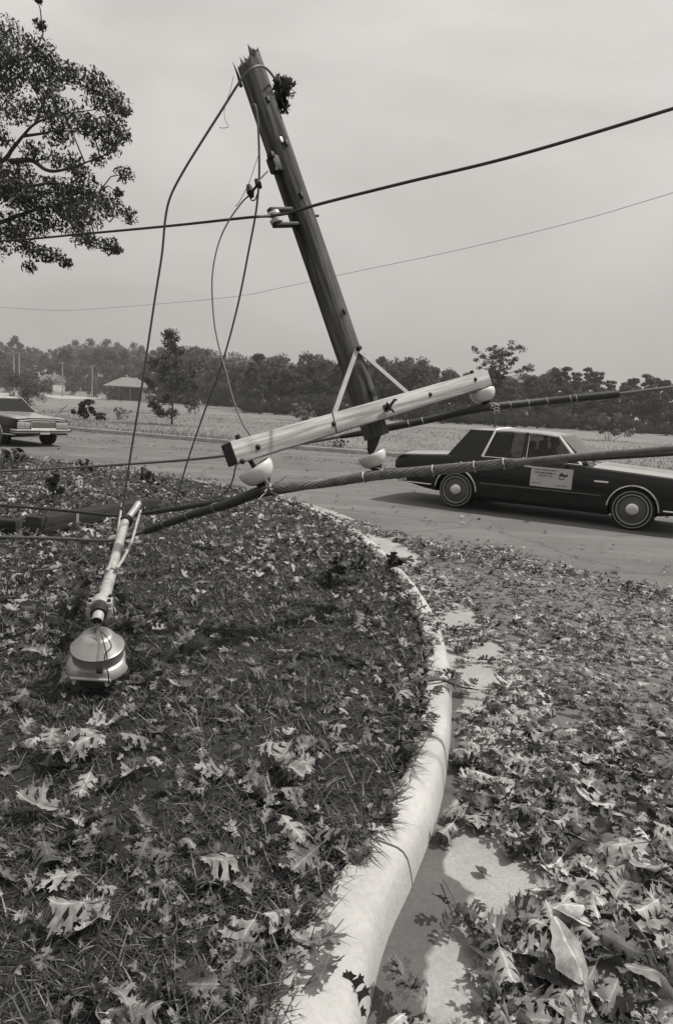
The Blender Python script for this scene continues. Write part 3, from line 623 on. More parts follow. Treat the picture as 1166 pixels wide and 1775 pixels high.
# ------------------------------------------------------------------ conductors, wires
def pxcurve(pts, per=8): return [Vector(P(*q)) for q in spline(pts, per)]
def pd(wp): return tuple(float(c) for c in proj(np.array(wp)))
def strands(path, r_core, r_str, n, pitch):
    mb = MB(); L_ = [0]
    for i in range(1, len(path)): L_.append(L_[-1]+(path[i]-path[i-1]).length)
    for k in range(n):
        pts = []; up = None
        for i, p in enumerate(path):
            d = (path[min(i+1, len(path)-1)]-path[max(i-1, 0)]).normalized(); s = d.cross(Vector((0, 0, 1))).normalized(); t = s.cross(d)
            a = 2*math.pi*(k/n+L_[i]/pitch); pts.append(p+s*math.cos(a)*r_core+t*math.sin(a)*r_core)
        mb.tube(pts, r_str, 6)
    return mb
def resample(path, n):
    A = np.array([tuple(p) for p in path]); s = np.concatenate([[0], np.cumsum(np.linalg.norm(np.diff(A, axis=0), axis=1))]); q = np.linspace(0, s[-1], n)
    return [Vector((np.interp(t, s, A[:, 0]), np.interp(t, s, A[:, 1]), np.interp(t, s, A[:, 2]))) for t in q]
def ties(path, parent, where, r_, spread=.012, n=3):
    A = resample(path, 400)
    for f_ in where:
        i = int(f_*399); p = A[i]; d = (A[min(i+2, 399)]-A[max(i-2, 0)]).normalized(); s = d.cross(Vector((0, 0, 1))).normalized(); t = s.cross(d); mb = MB()
        pts = [p+d*(spread*(q/14-.5)*n)+s*math.cos(q*.9)*(r_+.001)+t*math.sin(q*.9)*(r_+.001) for q in range(int(7*n)+1)]
        mb.tube(pts, .0032, 5); mb.build('tie_wire', 'wire_bright', parent, world=True)
def at_head(H, dx=0, dy=0, dd=0): x, y, d = pd(H); return (x+dx, y+dy, d+dd)
def wire_end_spray(c, parent, seed, n=7, l=.07):
    rr = random.Random(seed); mb = MB()
    for _ in range(n):
        v = Vector((rr.uniform(-1, 1), rr.uniform(-1, .3), rr.uniform(-1, 1))).normalized()*l*rr.uniform(.5, 1); s = c+v*.25
        mb.tube([s, s+v*.6+Vector((0, 0, .008)), s+v], [.0035, .003, .002], 5)
    for q in range(3): 
        pts = [c+Vector((math.cos(a)*.04, math.sin(a)*.04, (q-1)*.02+.01*math.sin(a*2))) for a in np.linspace(0, 5.6, 14)]; mb.tube(pts, .0042, 5)
    mb.build('tie_wire', 'wire_bright', parent, world=True)
# near conductor, tied under the left insulator
x1, y1, d1 = pd(H1w)
near = pxcurve([(-320, 927, 9.4), (-150, 928, 7.6), (0, 931, 6.75), (110, 934, 6.35), (193, 937, 6.1), (243, 924, 5.7), (330, 893, 4.8), (400, 872, 4.1), (x1+2, y1+7, d1-.06), (560, 838, 3.7), (650, 825, 3.62), (800, 811, 3.48), (1000, 791, 3.3), (1166, 777, 3.15), (1500, 745, 2.9), (2100, 690, 2.6)], 9)
c1 = thing('fallen_conductor', 'thick twisted power cable tied under the lowest white insulator, running over to the dark sedan', 'cable', near[0])
mb = MB(); mb.tube(near, .0165, 10); mb.build('cable_core', 'cable_grey', c1, world=True)
i0 = min(range(len(near)), key=lambda i: abs(proj(np.array(near[i]))[0]-250)); iH = min(range(len(near)), key=lambda i: abs(proj(np.array(near[i]))[0]-x1)); iE = min(range(len(near)), key=lambda i: abs(proj(np.array(near[i]))[0]-905))
strands(resample(near[iH-1:iE], 150), .0175, .0088, 8, .34).build('armour_rods', 'cable_grey', c1, world=True)
seg = resample(near[i0:iH+1], 60); mb = MB(); mb.tube(seg, [.017]+[.029]*58+[.024], 10); mb.build('tape_wrap', 'cable_dark', c1, world=True)
ties(near[i0:iH+1], c1, (.2, .42, .66), .03, .03, 1)
ties(near[iH:iE], c1, (.03, .42, .70, .86, .97), .028, .01, 1)
wire_end_spray(Vector(P(x1+12, y1+4, d1-.05)), c1, 4, 11, .1)
# middle conductor on the pole-end insulator
x2, y2, d2 = pd(H2w)
mid = pxcurve([(-320, 862, 10), (-120, 869, 8.2), (0, 876, 7.2), (100, 884, 6.7), (206, 894, 6.1), (250, 890, 5.7), (340, 876, 5.1), (440, 859, 4.5), (540, 842, 4.3), (x2, y2+5, d2-.03), (720, 815, 4.25), (850, 804, 4.15), (1000, 796, 4.05), (1166, 786, 3.95), (1500, 764, 3.7), (2100, 730, 3.4)], 9)
c2 = thing('fallen_conductor', 'power cable under the white insulator at the pole end, passing behind the lowest insulator', 'cable', mid[0])
mb = MB(); mb.tube(mid, .0145, 10); mb.build('cable_core', 'cable_dark', c2, world=True)
j0 = min(range(len(mid)), key=lambda i: abs(proj(np.array(mid[i]))[0]-255)); jE = min(range(len(mid)), key=lambda i: abs(proj(np.array(mid[i]))[0]-1000)); jH = min(range(len(mid)), key=lambda i: abs(proj(np.array(mid[i]))[0]-x2))
strands(resample(mid[jH-6:jE], 120), .016, .0075, 8, .3).build('armour_rods', 'cable_grey', c2, world=True)
mb = MB(); mb.tube(resample(mid[j0:jH-5], 40), .02, 8); mb.build('tape_wrap', 'cable_dark', c2, world=True)
ties(mid[jH:jE], c2, (.04, .12, .5, .8), .026, .012, 1); wire_end_spray(H2w+Vector((.02, -.03, -.01)), c2, 8, 6, .06)
# far conductor on the right insulator
x3, y3, d3 = pd(H3w)
farw = pxcurve([(-300, 828, 9.8), (-100, 822, 8.6), (0, 817, 8.), (200, 806, 6.9), (390, 790, 6.0), (590, 757, 5.45), (680, 740, 5.3), (760, 724, 5.25), (x3-6, y3+5, d3-.03), (940, 696, 5.2), (1060, 684, 5.15), (1166, 671, 5.1), (1500, 632, 5.0), (2100, 562, 4.8)], 9)
c3 = thing('fallen_conductor', 'wrapped power cable under the upper right white insulator, stretching across the wood', 'cable', farw[0])
mb = MB(); mb.tube(farw, .0125, 8); mb.build('cable_core', 'wire_grey', c3, world=True)
k0, k1 = [min(range(len(farw)), key=lambda i: abs(proj(np.array(farw[i]))[0]-q)) for q in (585, 1068)]
mb = MB(); sg = resample(farw[k0:k1+1], 70); mb.tube(sg, [.016+.013*math.sin(min(1, i/12)*1.57) for i in range(70)], 10); mb.build('tape_wrap', 'cable_dark', c3, world=True)
ties(farw[k0:k1+1], c3, (.26, .31, .62, .69, .76, .84, .86), .029, .014, 1); wire_end_spray(H3w+Vector((.05, -.04, -.01)), c3, 9, 8, .06)
# neutral through the spool, loops and slack wires
def wire(name, pts, r_, label, cat='wire', m='cable_dark', per=10, n=6, raw=None):
    path = raw if raw is not None else pxcurve(pts, per); o = thing(name, label, cat, path[0]); mb = MB(); mb.tube(path, r_, n); mb.build('strand', m, o, world=True); return o, path
xs_, ys_, ds_ = pd(SPw)
neu, _ = wire('neutral_wire', [(-900, 444, 10.5), (-300, 434, 7.6), (0, 418, 6.0), (150, 405, 5.2), (300, 391, 4.6), (430, 377, 4.15), (xs_, ys_-3, ds_-.02), (505, 368, 4.02), (560, 352, 3.95), (700, 317, 3.8), (900, 268, 3.6), (1166, 188, 3.35), (1500, 82, 3.1), (2100, -110, 2.7)], .0086, 'taut dark wire held by the spool on the leaning pole, crossing the whole sky', n=8)
wire('far_span_wire', [(-900, 505, 90), (-200, 527, 66), (0, 533, 60), (100, 538, 57), (200, 533, 54), (400, 515, 48), (500, 496, 45), (620, 470, 42), (800, 432, 38), (1000, 383, 34), (1166, 334, 31), (1700, 170, 24)], .013, 'thin distant wire sagging across the sky behind the pole', m='wire_grey', n=5)
lamp_top = (209, 897, 5.25)
wire('loop_wire', [(494, 172, 4.5), (484, 150, 4.42), (474, 133, 4.32), (462, 119, 4.16), (450, 114, 4.05), (436, 119, 4.0), (418, 138, 4.02), (385, 190, 4.1), (350, 245, 4.2), (318, 297, 4.3), (296, 340, 4.38), (287, 378, 4.45), (281, 440, 4.55), (270, 510, 4.65), (258, 590, 4.76), (243, 690, 4.9), (228, 780, 5.05), (216, 860, 5.2), lamp_top], .0076, 'heavy wire looped over the splintered pole end and dropping to the fallen street lamp', m='wire_grey', n=8)
wire('slack_wire', [(437, 183, 3.98), (443, 184, 3.96), (447, 215, 3.98), (449, 260, 4.02), (449, 310, 4.1), (444, 365, 4.2), (432, 430, 4.35), (412, 530, 4.6), (385, 630, 4.85), (355, 712, 5.1), (325, 800, 5.35), (303, 878, 5.52)], .0068, 'straight slack wire hanging from high on the pole down to the grass cables', m='wire_grey')
cw, _ = wire('clamped_wire', [(464, 297, 4.05), (455, 306, 4.02), (446, 316, 4.0), (437, 334, 3.98), (420, 350, 3.97), (396, 384, 3.95), (378, 425, 3.93), (368, 480, 3.91), (370, 545, 3.9), (377, 590, 3.88), (390, 640, 3.85), (405, 695, 3.82), (421, 735, 3.8), (434, 757, 3.78), (430, 776, 3.82), (410, 806, 3.86), (404, 830, 3.9), (395, 848, 4.0), (380, 862, 4.1)], .0048, 'thin curved wire with a dark clamp, bowing left of the pole to the crossarm', m='wire_grey')
mb = MB()
for (a, b, r_) in (((431, 322), (437, 343), .024), ((444, 312), (452, 326), .02)): mb.tube([P(*a, 3.97), P((a[0]+b[0])/2, (a[1]+b[1])/2, 3.95), P(*b, 3.97)], [r_*.6, r_, r_*.5], 7)
mb.tube([P(438, 330, 3.96), P(450, 318, 3.98)], .008, 6)
mb.tube([P(x, y, 3.95) for x, y in spline([(432, 340), (436, 347), (442, 346), (446, 336)], 4)], .004, 5); mb.build('clamp', 'dark_iron', cw, world=True)
wire('fine_wire', [(450, 262, 4.0), (441, 290, 3.98), (431, 318, 3.97), (416, 348, 3.96), (408, 358, 3.96)], .0022, 'hair-thin wire end beside the clamp left of the pole', m='wire_grey', n=4)
wire('wire_scrap', [(405, 132, 4.0), (398, 160, 3.99), (389, 190, 3.98), (391, 209, 3.98), (396, 219, 3.98), (388, 222, 3.98), (380, 221, 3.98)], .0018, 'short curled scrap of fine wire dangling at the pole splinter', m='wire_grey', n=4)
# dead leaves caught behind the top of the pole
def leaf_bunch():
    o = thing('dead_leaf_bunch', 'bunch of withered oak leaves caught behind the top of the pole', 'dead leaves', P(488, 170, 4.45)); rr = random.Random(2)
    pos = np.array([P(rr.uniform(480, 494), rr.uniform(142, 192), 4.42+rr.uniform(-.04, .04)) for _ in range(30)]+[P(503, 150, 4.4), P(497, 160, 4.4), P(500, 170, 4.42), P(494, 196, 4.42), P(506, 155, 4.4)])-np.array(o.location)
    l = scatter_leaves(pos, np.full(len(pos), .1), np.full(len(pos), .03), RNG.uniform(.7, 1.6, len(pos)), OAK[:4], 'withered_leaves'); l.parent = o
    mb = MB(); mb.tube([P(x, y, 4.42) for x, y in ((482, 136), (490, 144), (500, 150), (508, 157), (514, 163))], [.004, .003, .003, .002, .001], 5); mb.tube([P(476, 140, 4.4), P(486, 142, 4.42), P(492, 190, 4.42)], [.006, .006, .003], 5); mb.build('twig', 'twig', o, world=True)
leaf_bunch()
# ------------------------------------------------------------------ fallen street lamp
lamp = thing('street_lamp', 'fallen pale street lamp lying on the lawn with its dome head towards the camera', 'street lamp', G(170, 1180, .13))
pa, pb = Vector(P(178, 1047, 3.62)), Vector(P(217, 905, 5.15)); ad = (pb-pa).normalized()
mb = MB(); mb.tube([pa, pa+(pb-pa)*.28], .0335, 20); mb.tube([pa+(pb-pa)*.28, pb], .0305, 20); la = mb.build('lamp_arm', 'lamp_paint', lamp, world=True)
def frame(d, up=Vector((0, 0, 1))):
    s = d.cross(up).normalized(); u = s.cross(d).normalized(); return s, u
sA, uA = frame(ad)
pc = pa+(pb-pa)*.30; mb = MB(); mb.tube([pc-ad*.02, pc+ad*.02], .04, 20)
for s in (-1, 1): mb.box((0, 0, 0), (.03, .05, .012), Matrix.Translation(pc+sA*s*.052) @ Matrix((sA, ad, uA)).transposed().to_4x4(), .003); mb.tube([pc+sA*s*.055-uA*.02, pc+sA*s*.055+uA*.028], .007, 6)
mb.build('clamp_collar', 'galvanised', lamp, world=True)
for pts in (((212, 873, 5.3), (207, 905, 5.1), (202, 940, 4.7), (193, 975, 4.15), (186, 990, 3.95)), ((244, 885, 5.2), (238, 905, 5.0), (228, 940, 4.6), (214, 968, 4.2), (203, 985, 4.0))):
    mb = MB(); mb.tube(pxcurve(pts, 5), .0092, 7); mb.build('brace_rod', 'lamp_paint', lamp, world=True)
# forked end: dark band clamp and a short stub
mb = MB(); mb.tube([pb-ad*.01, pb+ad*.05], .045, 14); mb.box((0, 0, 0), (.11, .06, .05), Matrix.Translation(pb+ad*.07) @ Matrix((sA, ad, uA)).transposed().to_4x4(), .01)
mb.tube([Vector(P(212, 880, 5.25)), Vector(P(216, 896, 5.22))], .018, 8); mb.build('end_clamp', 'dark_iron', lamp, world=True)
mb = MB(); mb.tube([Vector(P(224, 896, 5.2)), Vector(P(233, 884, 5.25)), Vector(P(241, 872, 5.3))], .026, 12); mb.build('end_stub', 'lamp_paint', lamp, world=True)
mb = MB()
for dx, dy in ((3, -8), (6, -6), (1, -9), (8, -10)): mb.tube([Vector(P(241, 872, 5.3)), Vector(P(241+dx, 872+dy, 5.3))], [.005, .002], 5)
mb.build('frayed_wire', 'wire_bright', lamp, world=True)
# mounting casting at the lower end of the arm, then the elbow with its open mouth
cm = Vector(P(174, 1046, 3.58)); mcast = Matrix.Translation(cm) @ Matrix((sA, ad, uA)).transposed().to_4x4()
mb = MB(); mb.box((0, 0, 0), (.125, .1, .045), mcast, .012); mb.box((0, -.03, -.03), (.13, .05, .05), mcast, .01)
mb.tube([cm-ad*.05, cm+ad*.04], .043, 16); cast = mb.build('mounting_casting', 'lamp_paint', lamp, world=True)
for s in (-1, 1):
    for t in (-.03, .035):
        mb = MB(); c = cm+sA*s*.047+ad*t+uA*.02; mb.tube([c, c+uA*.014], .01, 8); mb.build('bolt', 'dark_iron', cast, world=True)
mb = MB(); e0, e1, e2 = Vector(P(173, 1058, 3.52)), Vector(P(171, 1066, 3.47)), Vector(P(168, 1078, 3.42)); mb.tube([e0, e1], [.044, .04], 18); mb.build('elbow', 'dark_iron', lamp, world=True)
mb = MB(); dd = (e2-e1).normalized(); mb.tube([e1-dd*.015, e2], .0285, 18, caps=False); mb.tube([e2, e1-dd*.01], .024, 18, caps=False); mb.build('slip_pipe', 'lamp_paint', lamp, world=True)
mb = MB(); mb.tube([e2-dd*.012, e2-dd*.02], .025, 16); mb.build('pipe_mouth', 'dark_opening', lamp, world=True)
# head: dome, band and flared door frame with latches
hc = Vector(P(171, 1147, 3.5)); hz = Vector((.05, -.26, .95)).normalized(); hx = Vector((1, .05, 0)); hx = (hx-hz*hx.dot(hz)).normalized(); hy = hz.cross(hx); HM = Matrix.Translation(hc) @ Matrix((hx, hy, hz)).transposed().to_4x4()
def lamp_part(name, build, m, ang=40):
    mb = MB(); build(mb); return mb.build(name, m, lamp, ang, world=True)
lamp_part('dome', lambda mb: mb.lathe([(.115, .090), (.129, .092), (.131, .099), (.124, .104), (.078, .162), (.07, .169), (.055, .173), (.001, .174)], 48, HM), 'lamp_metal', 35)
lamp_part('body_band', lambda mb: mb.lathe([(.105, .033), (.125, .035), (.128, .090), (.105, .092)], 48, HM), 'lamp_metal', 35)
def door_frame(mb):
    rings = []
    for z, f, sq in ((.037, .129, 0.), (.028, .133, .25), (.002, .133, .85), (-.014, .134, .9), (-.016, .12, .9)):
        ring = []
        for j in range(48):
            a = 2*math.pi*j/48; x, y = math.cos(a), math.sin(a); r2 = f
            if y < 0:
                k = min(1/max(abs(x), 1e-6), 1/max(abs(y), 1e-6)); r2 = f*(1-sq*.75+sq*.75*min(k, 1.22)); r2 = f+(min(.125/max(-y, 1e-6), f*1.18)-f)*sq
            ring.append((x*r2, y*r2*1.05, z))
        rings.append(ring)
    mb.loft(rings, mtx=HM)
lamp_part('door_frame', door_frame, 'galvanised', 45)
lamp_part('front_bar', lambda mb: mb.tube([HM @ Vector((-.098, -.14, -.002)), HM @ Vector((.1, -.14, -.002))], .0085, 10), 'lamp_paint')
for x in (-.078, .082):
    mb = MB(); mb.box((x, -.142, -.02), (.022, .012, .02), HM, .003); mb.tube([HM @ Vector((x, -.14, -.012)), HM @ Vector((x, -.152, -.03))], .006, 6); mb.build('latch', 'wire_bright', lamp, world=True)
lamp_part('refractor', lambda mb: mb.lathe([(.118, -.012), (.115, -.06), (.1, -.1), (.06, -.13), (.001, -.14)], 32, HM), 'lamp_glass', 60)
mb = MB(); mb.box((.045, -.128, .04), (.03, .02, .012), HM, .003); mb.tube([HM @ Vector((.03, -.13, .05)), HM @ Vector((.06, -.135, .044))], .005, 5); mb.build('catch', 'dark_iron', lamp, world=True)
for pts in ([(168, 1080, 3.4), (174, 1092, 3.39), (188, 1108, 3.36), (193, 1122, 3.34), (183, 1134, 3.33), (183, 1150, 3.32), (188, 1168, 3.32), (189, 1185, 3.36)], [(170, 1082, 3.4), (178, 1105, 3.37), (182, 1122, 3.35), (186, 1140, 3.33), (185, 1160, 3.32)]):
    mb = MB(); mb.tube(pxcurve(pts, 5), .0032, 6); mb.build('lead_wire', 'cable_dark', lamp, world=True)
# ------------------------------------------------------------------ timber on the grass
def timber(name, label, a, b, w_, h_, seed):
    a, b = Vector(a), Vector(b); d = (b-a); l = d.length; d.normalize(); s = Vector((0, 0, 1)).cross(d).normalized(); u = d.cross(s)
    o = thing(name, label, 'timber', a, Matrix((d, s, u)).transposed().to_quaternion()); mb = MB(); rings = []
    for i in range(25):
        x = l*i/24; n_ = [mnoise.noise(Vector((x*2.3, k*4+seed, 0)))*.008 for k in range(8)]; b_ = .012
        rings.append([(x, -w_/2+n_[0], b_), (x, -w_/2+b_, n_[1]*.4), (x, w_/2-b_, 0), (x, w_/2+n_[2], b_), (x, w_/2, h_-b_), (x, w_/2-b_, h_+n_[3]), (x, -w_/2+b_, h_+n_[4]), (x, -w_/2+n_[5], h_-b_)])
    mb.loft(rings); mb.build('beam_body', 'beam_wood', o, 50)
    mb = MB(); mb.box((-.003, 0, h_/2), (.006, w_*.96, h_*.94), bev=.002); mb.build('end_grain', 'end_grain', o)
    if seed == 3:
        mb = MB(); mb.box((.62, 0, h_/2), (.05, w_+.012, h_+.012), bev=.002); mb.build('strap', 'galvanised', o)
    return o
ba = Vector(G(58, 932, .12)); bb = Vector(G(268, 890, .02)); timber('fallen_timber', 'long square wooden beam lying on the leafy grass behind the fallen lamp', ba, bb, .2, .22, 3)
timber('fallen_timber', 'short dark stub of timber just past the sawn end of the long beam', Vector(G(34, 925, .12)), Vector(G(-60, 918, .12)), .16, .15, 7)

# ------------------------------------------------------------------ sedans
def w_at(x): return float(np.interp(x, [-1.24, -1.18, -1.0, -.5, .3, 2.0, 3.0, 3.7, 3.86, 3.92], [.80, .845, .885, .905, .915, .915, .91, .885, .85, .80]))
def zt_at(x): return float(np.interp(x, [-1.24, -1.17, -1.1, -.6, -.2, .4, 1.2, 2.05, 2.3, 3.0, 3.6, 3.85, 3.92], [.80, .855, .875, .905, .935, .945, .95, .95, .92, .885, .85, .82, .74]))
def zb_at(x): return float(np.interp(x, [-1.24, -.6, .3, 2.6, 3.3, 3.92], [.42, .30, .2, .2, .27, .36]))
SIDE = [(0, .93), (.06, .97), (.2, .995), (.45, 1.0), (.62, .995), (.80, .985), (.93, .962), (.975, .94), (1.0, .90)]   # height fraction -> width fraction
def half_w(x, f): return w_at(x)*float(np.interp(f, [a for a, b in SIDE], [b for a, b in SIDE]))
def side_y(x, z): zb, zt = zb_at(x), zt_at(x); return half_w(x, (z-zb)/(zt-zb))
def body_mesh():
    mb = MB(); xs = sorted(set(list(np.linspace(-1.24, 3.92, 60))+[-1.2, -1.17, -1.1, 3.86, 3.9])); rings = []
    for x in xs:
        zb, zt = zb_at(x), zt_at(x); cr_ = .035 if x > 2.15 else .05
        right = [(x, -half_w(x, f), zb+(zt-zb)*f) for f, _ in SIDE]
        top = [(x, -half_w(x, 1)*k, zt+cr_*(1-k*k)+(.012*math.exp(-((k-.5)/.07)**2) if x > 2.2 else 0)) for k in (.88, .6, .5, .4, .2, 0)]
        ring = right+top; ring = ring+[(a, -b, c) for a, b, c in reversed(ring) if b != 0]
        rings.append(ring)
    mb.loft(rings); me = bpy.data.meshes.new('body'); me.from_pydata([tuple(map(float, p)) for p in mb.v], [], mb.f)
    bm = bmesh.new(); bm.from_mesh(me); bmesh.ops.recalc_face_normals(bm, faces=bm.faces); bm.to_mesh(me); bm.free()
    o = bpy.data.objects.new('body', me); COL.objects.link(o); cut = []
    for xw in (0., 2.9):
        c = MB(); prof = [(.365*math.cos(a)+xw, .325+.365*math.sin(a)) for a in np.linspace(-.35, math.pi+.35, 30)]+[(xw-.33, -.1), (xw+.33, -.1)]
        for s in (-1, 1):
            c = MB(); c.prism(prof, 'y', s*.60, s*1.1); cm_ = bpy.data.meshes.new('cut'); cm_.from_pydata([tuple(map(float, p)) for p in c.v], [], c.f)
            b2 = bmesh.new(); b2.from_mesh(cm_); bmesh.ops.recalc_face_normals(b2, faces=b2.faces); b2.to_mesh(cm_); b2.free()
            co_ = bpy.data.objects.new('cut', cm_); COL.objects.link(co_); cut.append(co_)
            md = o.modifiers.new('b', 'BOOLEAN'); md.operation = 'DIFFERENCE'; md.object = co_; md.solver = 'EXACT'
    bpy.context.view_layer.update(); dg = bpy.context.evaluated_depsgraph_get(); nm = bpy.data.meshes.new_from_object(o.evaluated_get(dg)); 
    bpy.data.objects.remove(o)
    for c in cut: bpy.data.objects.remove(c)
    finish(nm, 28); nm.name = 'body'; return nm
BODY = body_mesh()
def panel(x0, x1, z0, z1, s, off=.005, nx=10, nz=8):
    mb = MB(); V = []; 
    for i in range(nx+1):
        for j in range(nz+1):
            x = x0+(x1-x0)*i/nx; z = z0+(z1-z0)*j/nz; V.append((x, s*(side_y(x, z)+off), z))
    F = [(i*(nz+1)+j, (i+1)*(nz+1)+j, (i+1)*(nz+1)+j+1, i*(nz+1)+j+1) for i in range(nx) for j in range(nz)]
    mb.add(V, F); b = len(V); mb.add([(v[0], v[1]-s*.012, v[2]) for v in V], [tuple(reversed(f)) for f in F])
    edge = [i*(nz+1) for i in range(nx+1)]+[nx*(nz+1)+j for j in range(1, nz+1)]+[i*(nz+1)+nz for i in range(nx-1, -1, -1)]+[j for j in range(nz-1, 0, -1)]
    mb.f += [(edge[k], edge[(k+1) % len(edge)], edge[(k+1) % len(edge)]+b, edge[k]+b) for k in range(len(edge))]
    return mb
def wheel(parent, x, s, z=.328):
    m = Matrix.Translation((x, s*.78, z)) @ Matrix.Rotation(R(90)*(-s), 4, 'X')       # +z of the lathe points outwards
    mb = MB(); mb.lathe([(.2, -.1), (.29, -.1), (.315, -.085), (.326, -.05), (.328, 0), (.326, .05), (.315, .08), (.295, .096), (.25, .098), (.215, .085), (.2, .03)], 48, m); o = mb.build('wheel', 'rubber', parent, 50)
    mb = MB(); mb.ring([(.278, .0955), (.278, .0995), (.287, .0992), (.289, .0955)], 48, m); mb.build('whitewall_ring', 'whitewall', o)
    mb = MB(); mb.lathe([(.235, .06), (.236, .099), (.228, .104), (.218, .098), (.2, .075), (.105, .082), (.1, .086), (.001, .087)], 48, m)
    c = mb.build('wheel_cover', 'wheel_cover', o, 35); mb = MB(); mb.lathe([(.098, .085), (.098, .106), (.085, .118), (.05, .124), (.001, .126)], 32, m); mb.build('hub_cap', 'hub_metal', o, 35); mb = MB(); mb.ring([(.222, .098), (.228, .107), (.236, .107), (.24, .098)], 48, m); mb.build('rim_ring', 'whitewall', o)
    mb = MB()
    for k in range(36): a = 2*math.pi*k/36; mb.box((.152, 0, .084), (.085, .006, .012), m @ Matrix.Rotation(a, 4, 'Z'))
    mb.build('cover_fins', 'fin_metal', o)
    return o
def extr(mb, poly, t, axis_pts=None):                        # thin quad slab from 4 points along their normal
    p = [Vector(q) for q in poly]; n = (p[1]-p[0]).cross(p[2]-p[0]).normalized()*t; k = len(p)
    mb.add([tuple(q) for q in p]+[tuple(q+n) for q in p], [tuple(range(k-1, -1, -1)), tuple(range(k, 2*k))]+[(i, (i+1) % k, (i+1) % k+k, i+k) for i in range(k)])
YB, YR = .775, .60                                            # half widths of the glasshouse at the belt and at the roof
def gy(z): return YB+(YR-YB)*((z-.94)/(1.38-.94))
def sedan(name, label, loc, heading, landau=True, sign=False, plate=False):
    ang = math.atan2(heading[1], heading[0]); t = thing(name, label, 'car', loc, Matrix.Rotation(ang, 3, 'Z').to_quaternion(), 'dark sedans on the main road')
    bo = link('body', BODY.copy(), 'car_black', t)
    for s in (-1, 1):
        for nm, x0, x1 in (('rear_door', .40, 1.10), ('front_door', 1.115, 2.10)):
            x0_ = x0; d = panel(x0_, x1, .27, .925, s).build('door', 'car_black', t, 30)
            h = MB(); hx_ = x0+.07 if nm == 'front_door' else x0+.05; h.box((hx_+.07, s*(side_y(hx_, .85)+.018), .855), (.15, .02, .028), bev=.006); h.build('handle', 'chrome', d)
            if nm == 'front_door':
                mm = MB(); mm.box((1.84, s*(side_y(1.84, .9)+.06), .985), (.06, .14, .085), bev=.02); mm.build('mirror', 'chrome', d)
                if sign and s < 0:
                    sg = panel(1.30, 1.97, .545, .865, s, .011, 6, 6).build('door_placard', 'placard', d)
                    ink = MB(); yy = lambda x, z: s*(side_y(x, z)+.0135)
                    def word(x0, x1, z, h):
                        ink.add([(x0, yy(x0, z-h/2), z-h/2), (x1, yy(x1, z-h/2), z-h/2), (x1, yy(x1, z+h/2), z+h/2), (x0, yy(x0, z+h/2), z+h/2)], [(0, 1, 2, 3)])
                    def text(body, x, z, size):
                        cu_ = bpy.data.curves.new('txt', 'FONT'); cu_.body = body; cu_.size = size; cu_.align_x = 'CENTER'; cu_.resolution_u = 2; to = bpy.data.objects.new('txt', cu_); COL.objects.link(to); bpy.context.view_layer.update()
                        dg = bpy.context.evaluated_depsgraph_get(); me = bpy.data.meshes.new_from_object(to.evaluated_get(dg)); vv = [(x+v.co.x, yy(x+v.co.x, z+v.co.y), z+v.co.y) for v in me.vertices]
                        ink.add(vv, [tuple(p.vertices) for p in me.polygons]); bpy.data.objects.remove(to)
                    rr = random.Random(3)
                    for z, h, ws in ((.822, .018, ((1.35, 1.45), (1.475, 1.60), (1.62, 1.71))), (.775, .024, ((1.365, 1.43), (1.45, 1.535), (1.555, 1.655), (1.67, 1.70))), (.60, .014, ((1.325, 1.39), (1.405, 1.48))), (.585, .015, ((1.72, 1.80), (1.815, 1.90)))):
                        for a, b in ws:                         # lines too blurred to read in the photo: broken strokes of word length
                            x = a
                            while x < b: q = rr.uniform(.008, .016); word(x, min(x+q, b), z+rr.uniform(-.002, .002), h*rr.uniform(.7, 1)); x += q+.004
                    text('SALEM VA', 1.535, .712, .052)
                    ink.build('lettering', 'placard_ink', sg)
                    em = MB(); prof = [(0, 0), (.02, .03), (.035, .045), (.05, .05), (.055, .035), (.075, .02), (.1, .015), (.13, .03), (.14, .02), (.135, -.005), (.13, -.02), (.115, -.01), (.09, -.015), (.07, -.03), (.055, -.012), (.035, -.01), (.02, -.025), (.008, -.02)]
                    em.add([(1.755+a, yy(1.755+a, .755+b), .755+b) for a, b in prof], [tuple(range(len(prof)))])
                    arc = [(1.80+.05*math.cos(a), .71+.022*math.sin(a)) for a in np.linspace(math.pi*1.05, math.pi*1.95, 8)]+[(1.80+.05*math.cos(a), .724+.02*math.sin(a)) for a in np.linspace(math.pi*1.95, math.pi*1.05, 8)]
                    em.add([(a, yy(a, b), b) for a, b in arc], [tuple(range(len(arc)))]); em.build('emblem', 'placard_ink', sg)
    # pale upper panels: hood and boot lid lie 4 mm over the dark body
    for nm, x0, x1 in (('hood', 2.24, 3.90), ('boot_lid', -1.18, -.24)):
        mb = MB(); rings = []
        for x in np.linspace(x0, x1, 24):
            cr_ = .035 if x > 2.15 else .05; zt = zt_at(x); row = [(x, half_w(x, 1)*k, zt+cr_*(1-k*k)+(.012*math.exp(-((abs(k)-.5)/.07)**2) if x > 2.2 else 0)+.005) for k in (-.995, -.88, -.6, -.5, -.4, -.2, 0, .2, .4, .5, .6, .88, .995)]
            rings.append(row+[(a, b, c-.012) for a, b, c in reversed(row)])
        mb.loft(rings); mb.build(nm, 'car_pale', t, 30)
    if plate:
        mb = MB(); extr(mb, [(3.924, -.80, .56), (3.924, .80, .56), (3.924, .80, .735), (3.924, -.80, .735)], .008); mb.build('nose_panel', 'car_pale', t)
    # glasshouse
    roof = MB(); rings = []
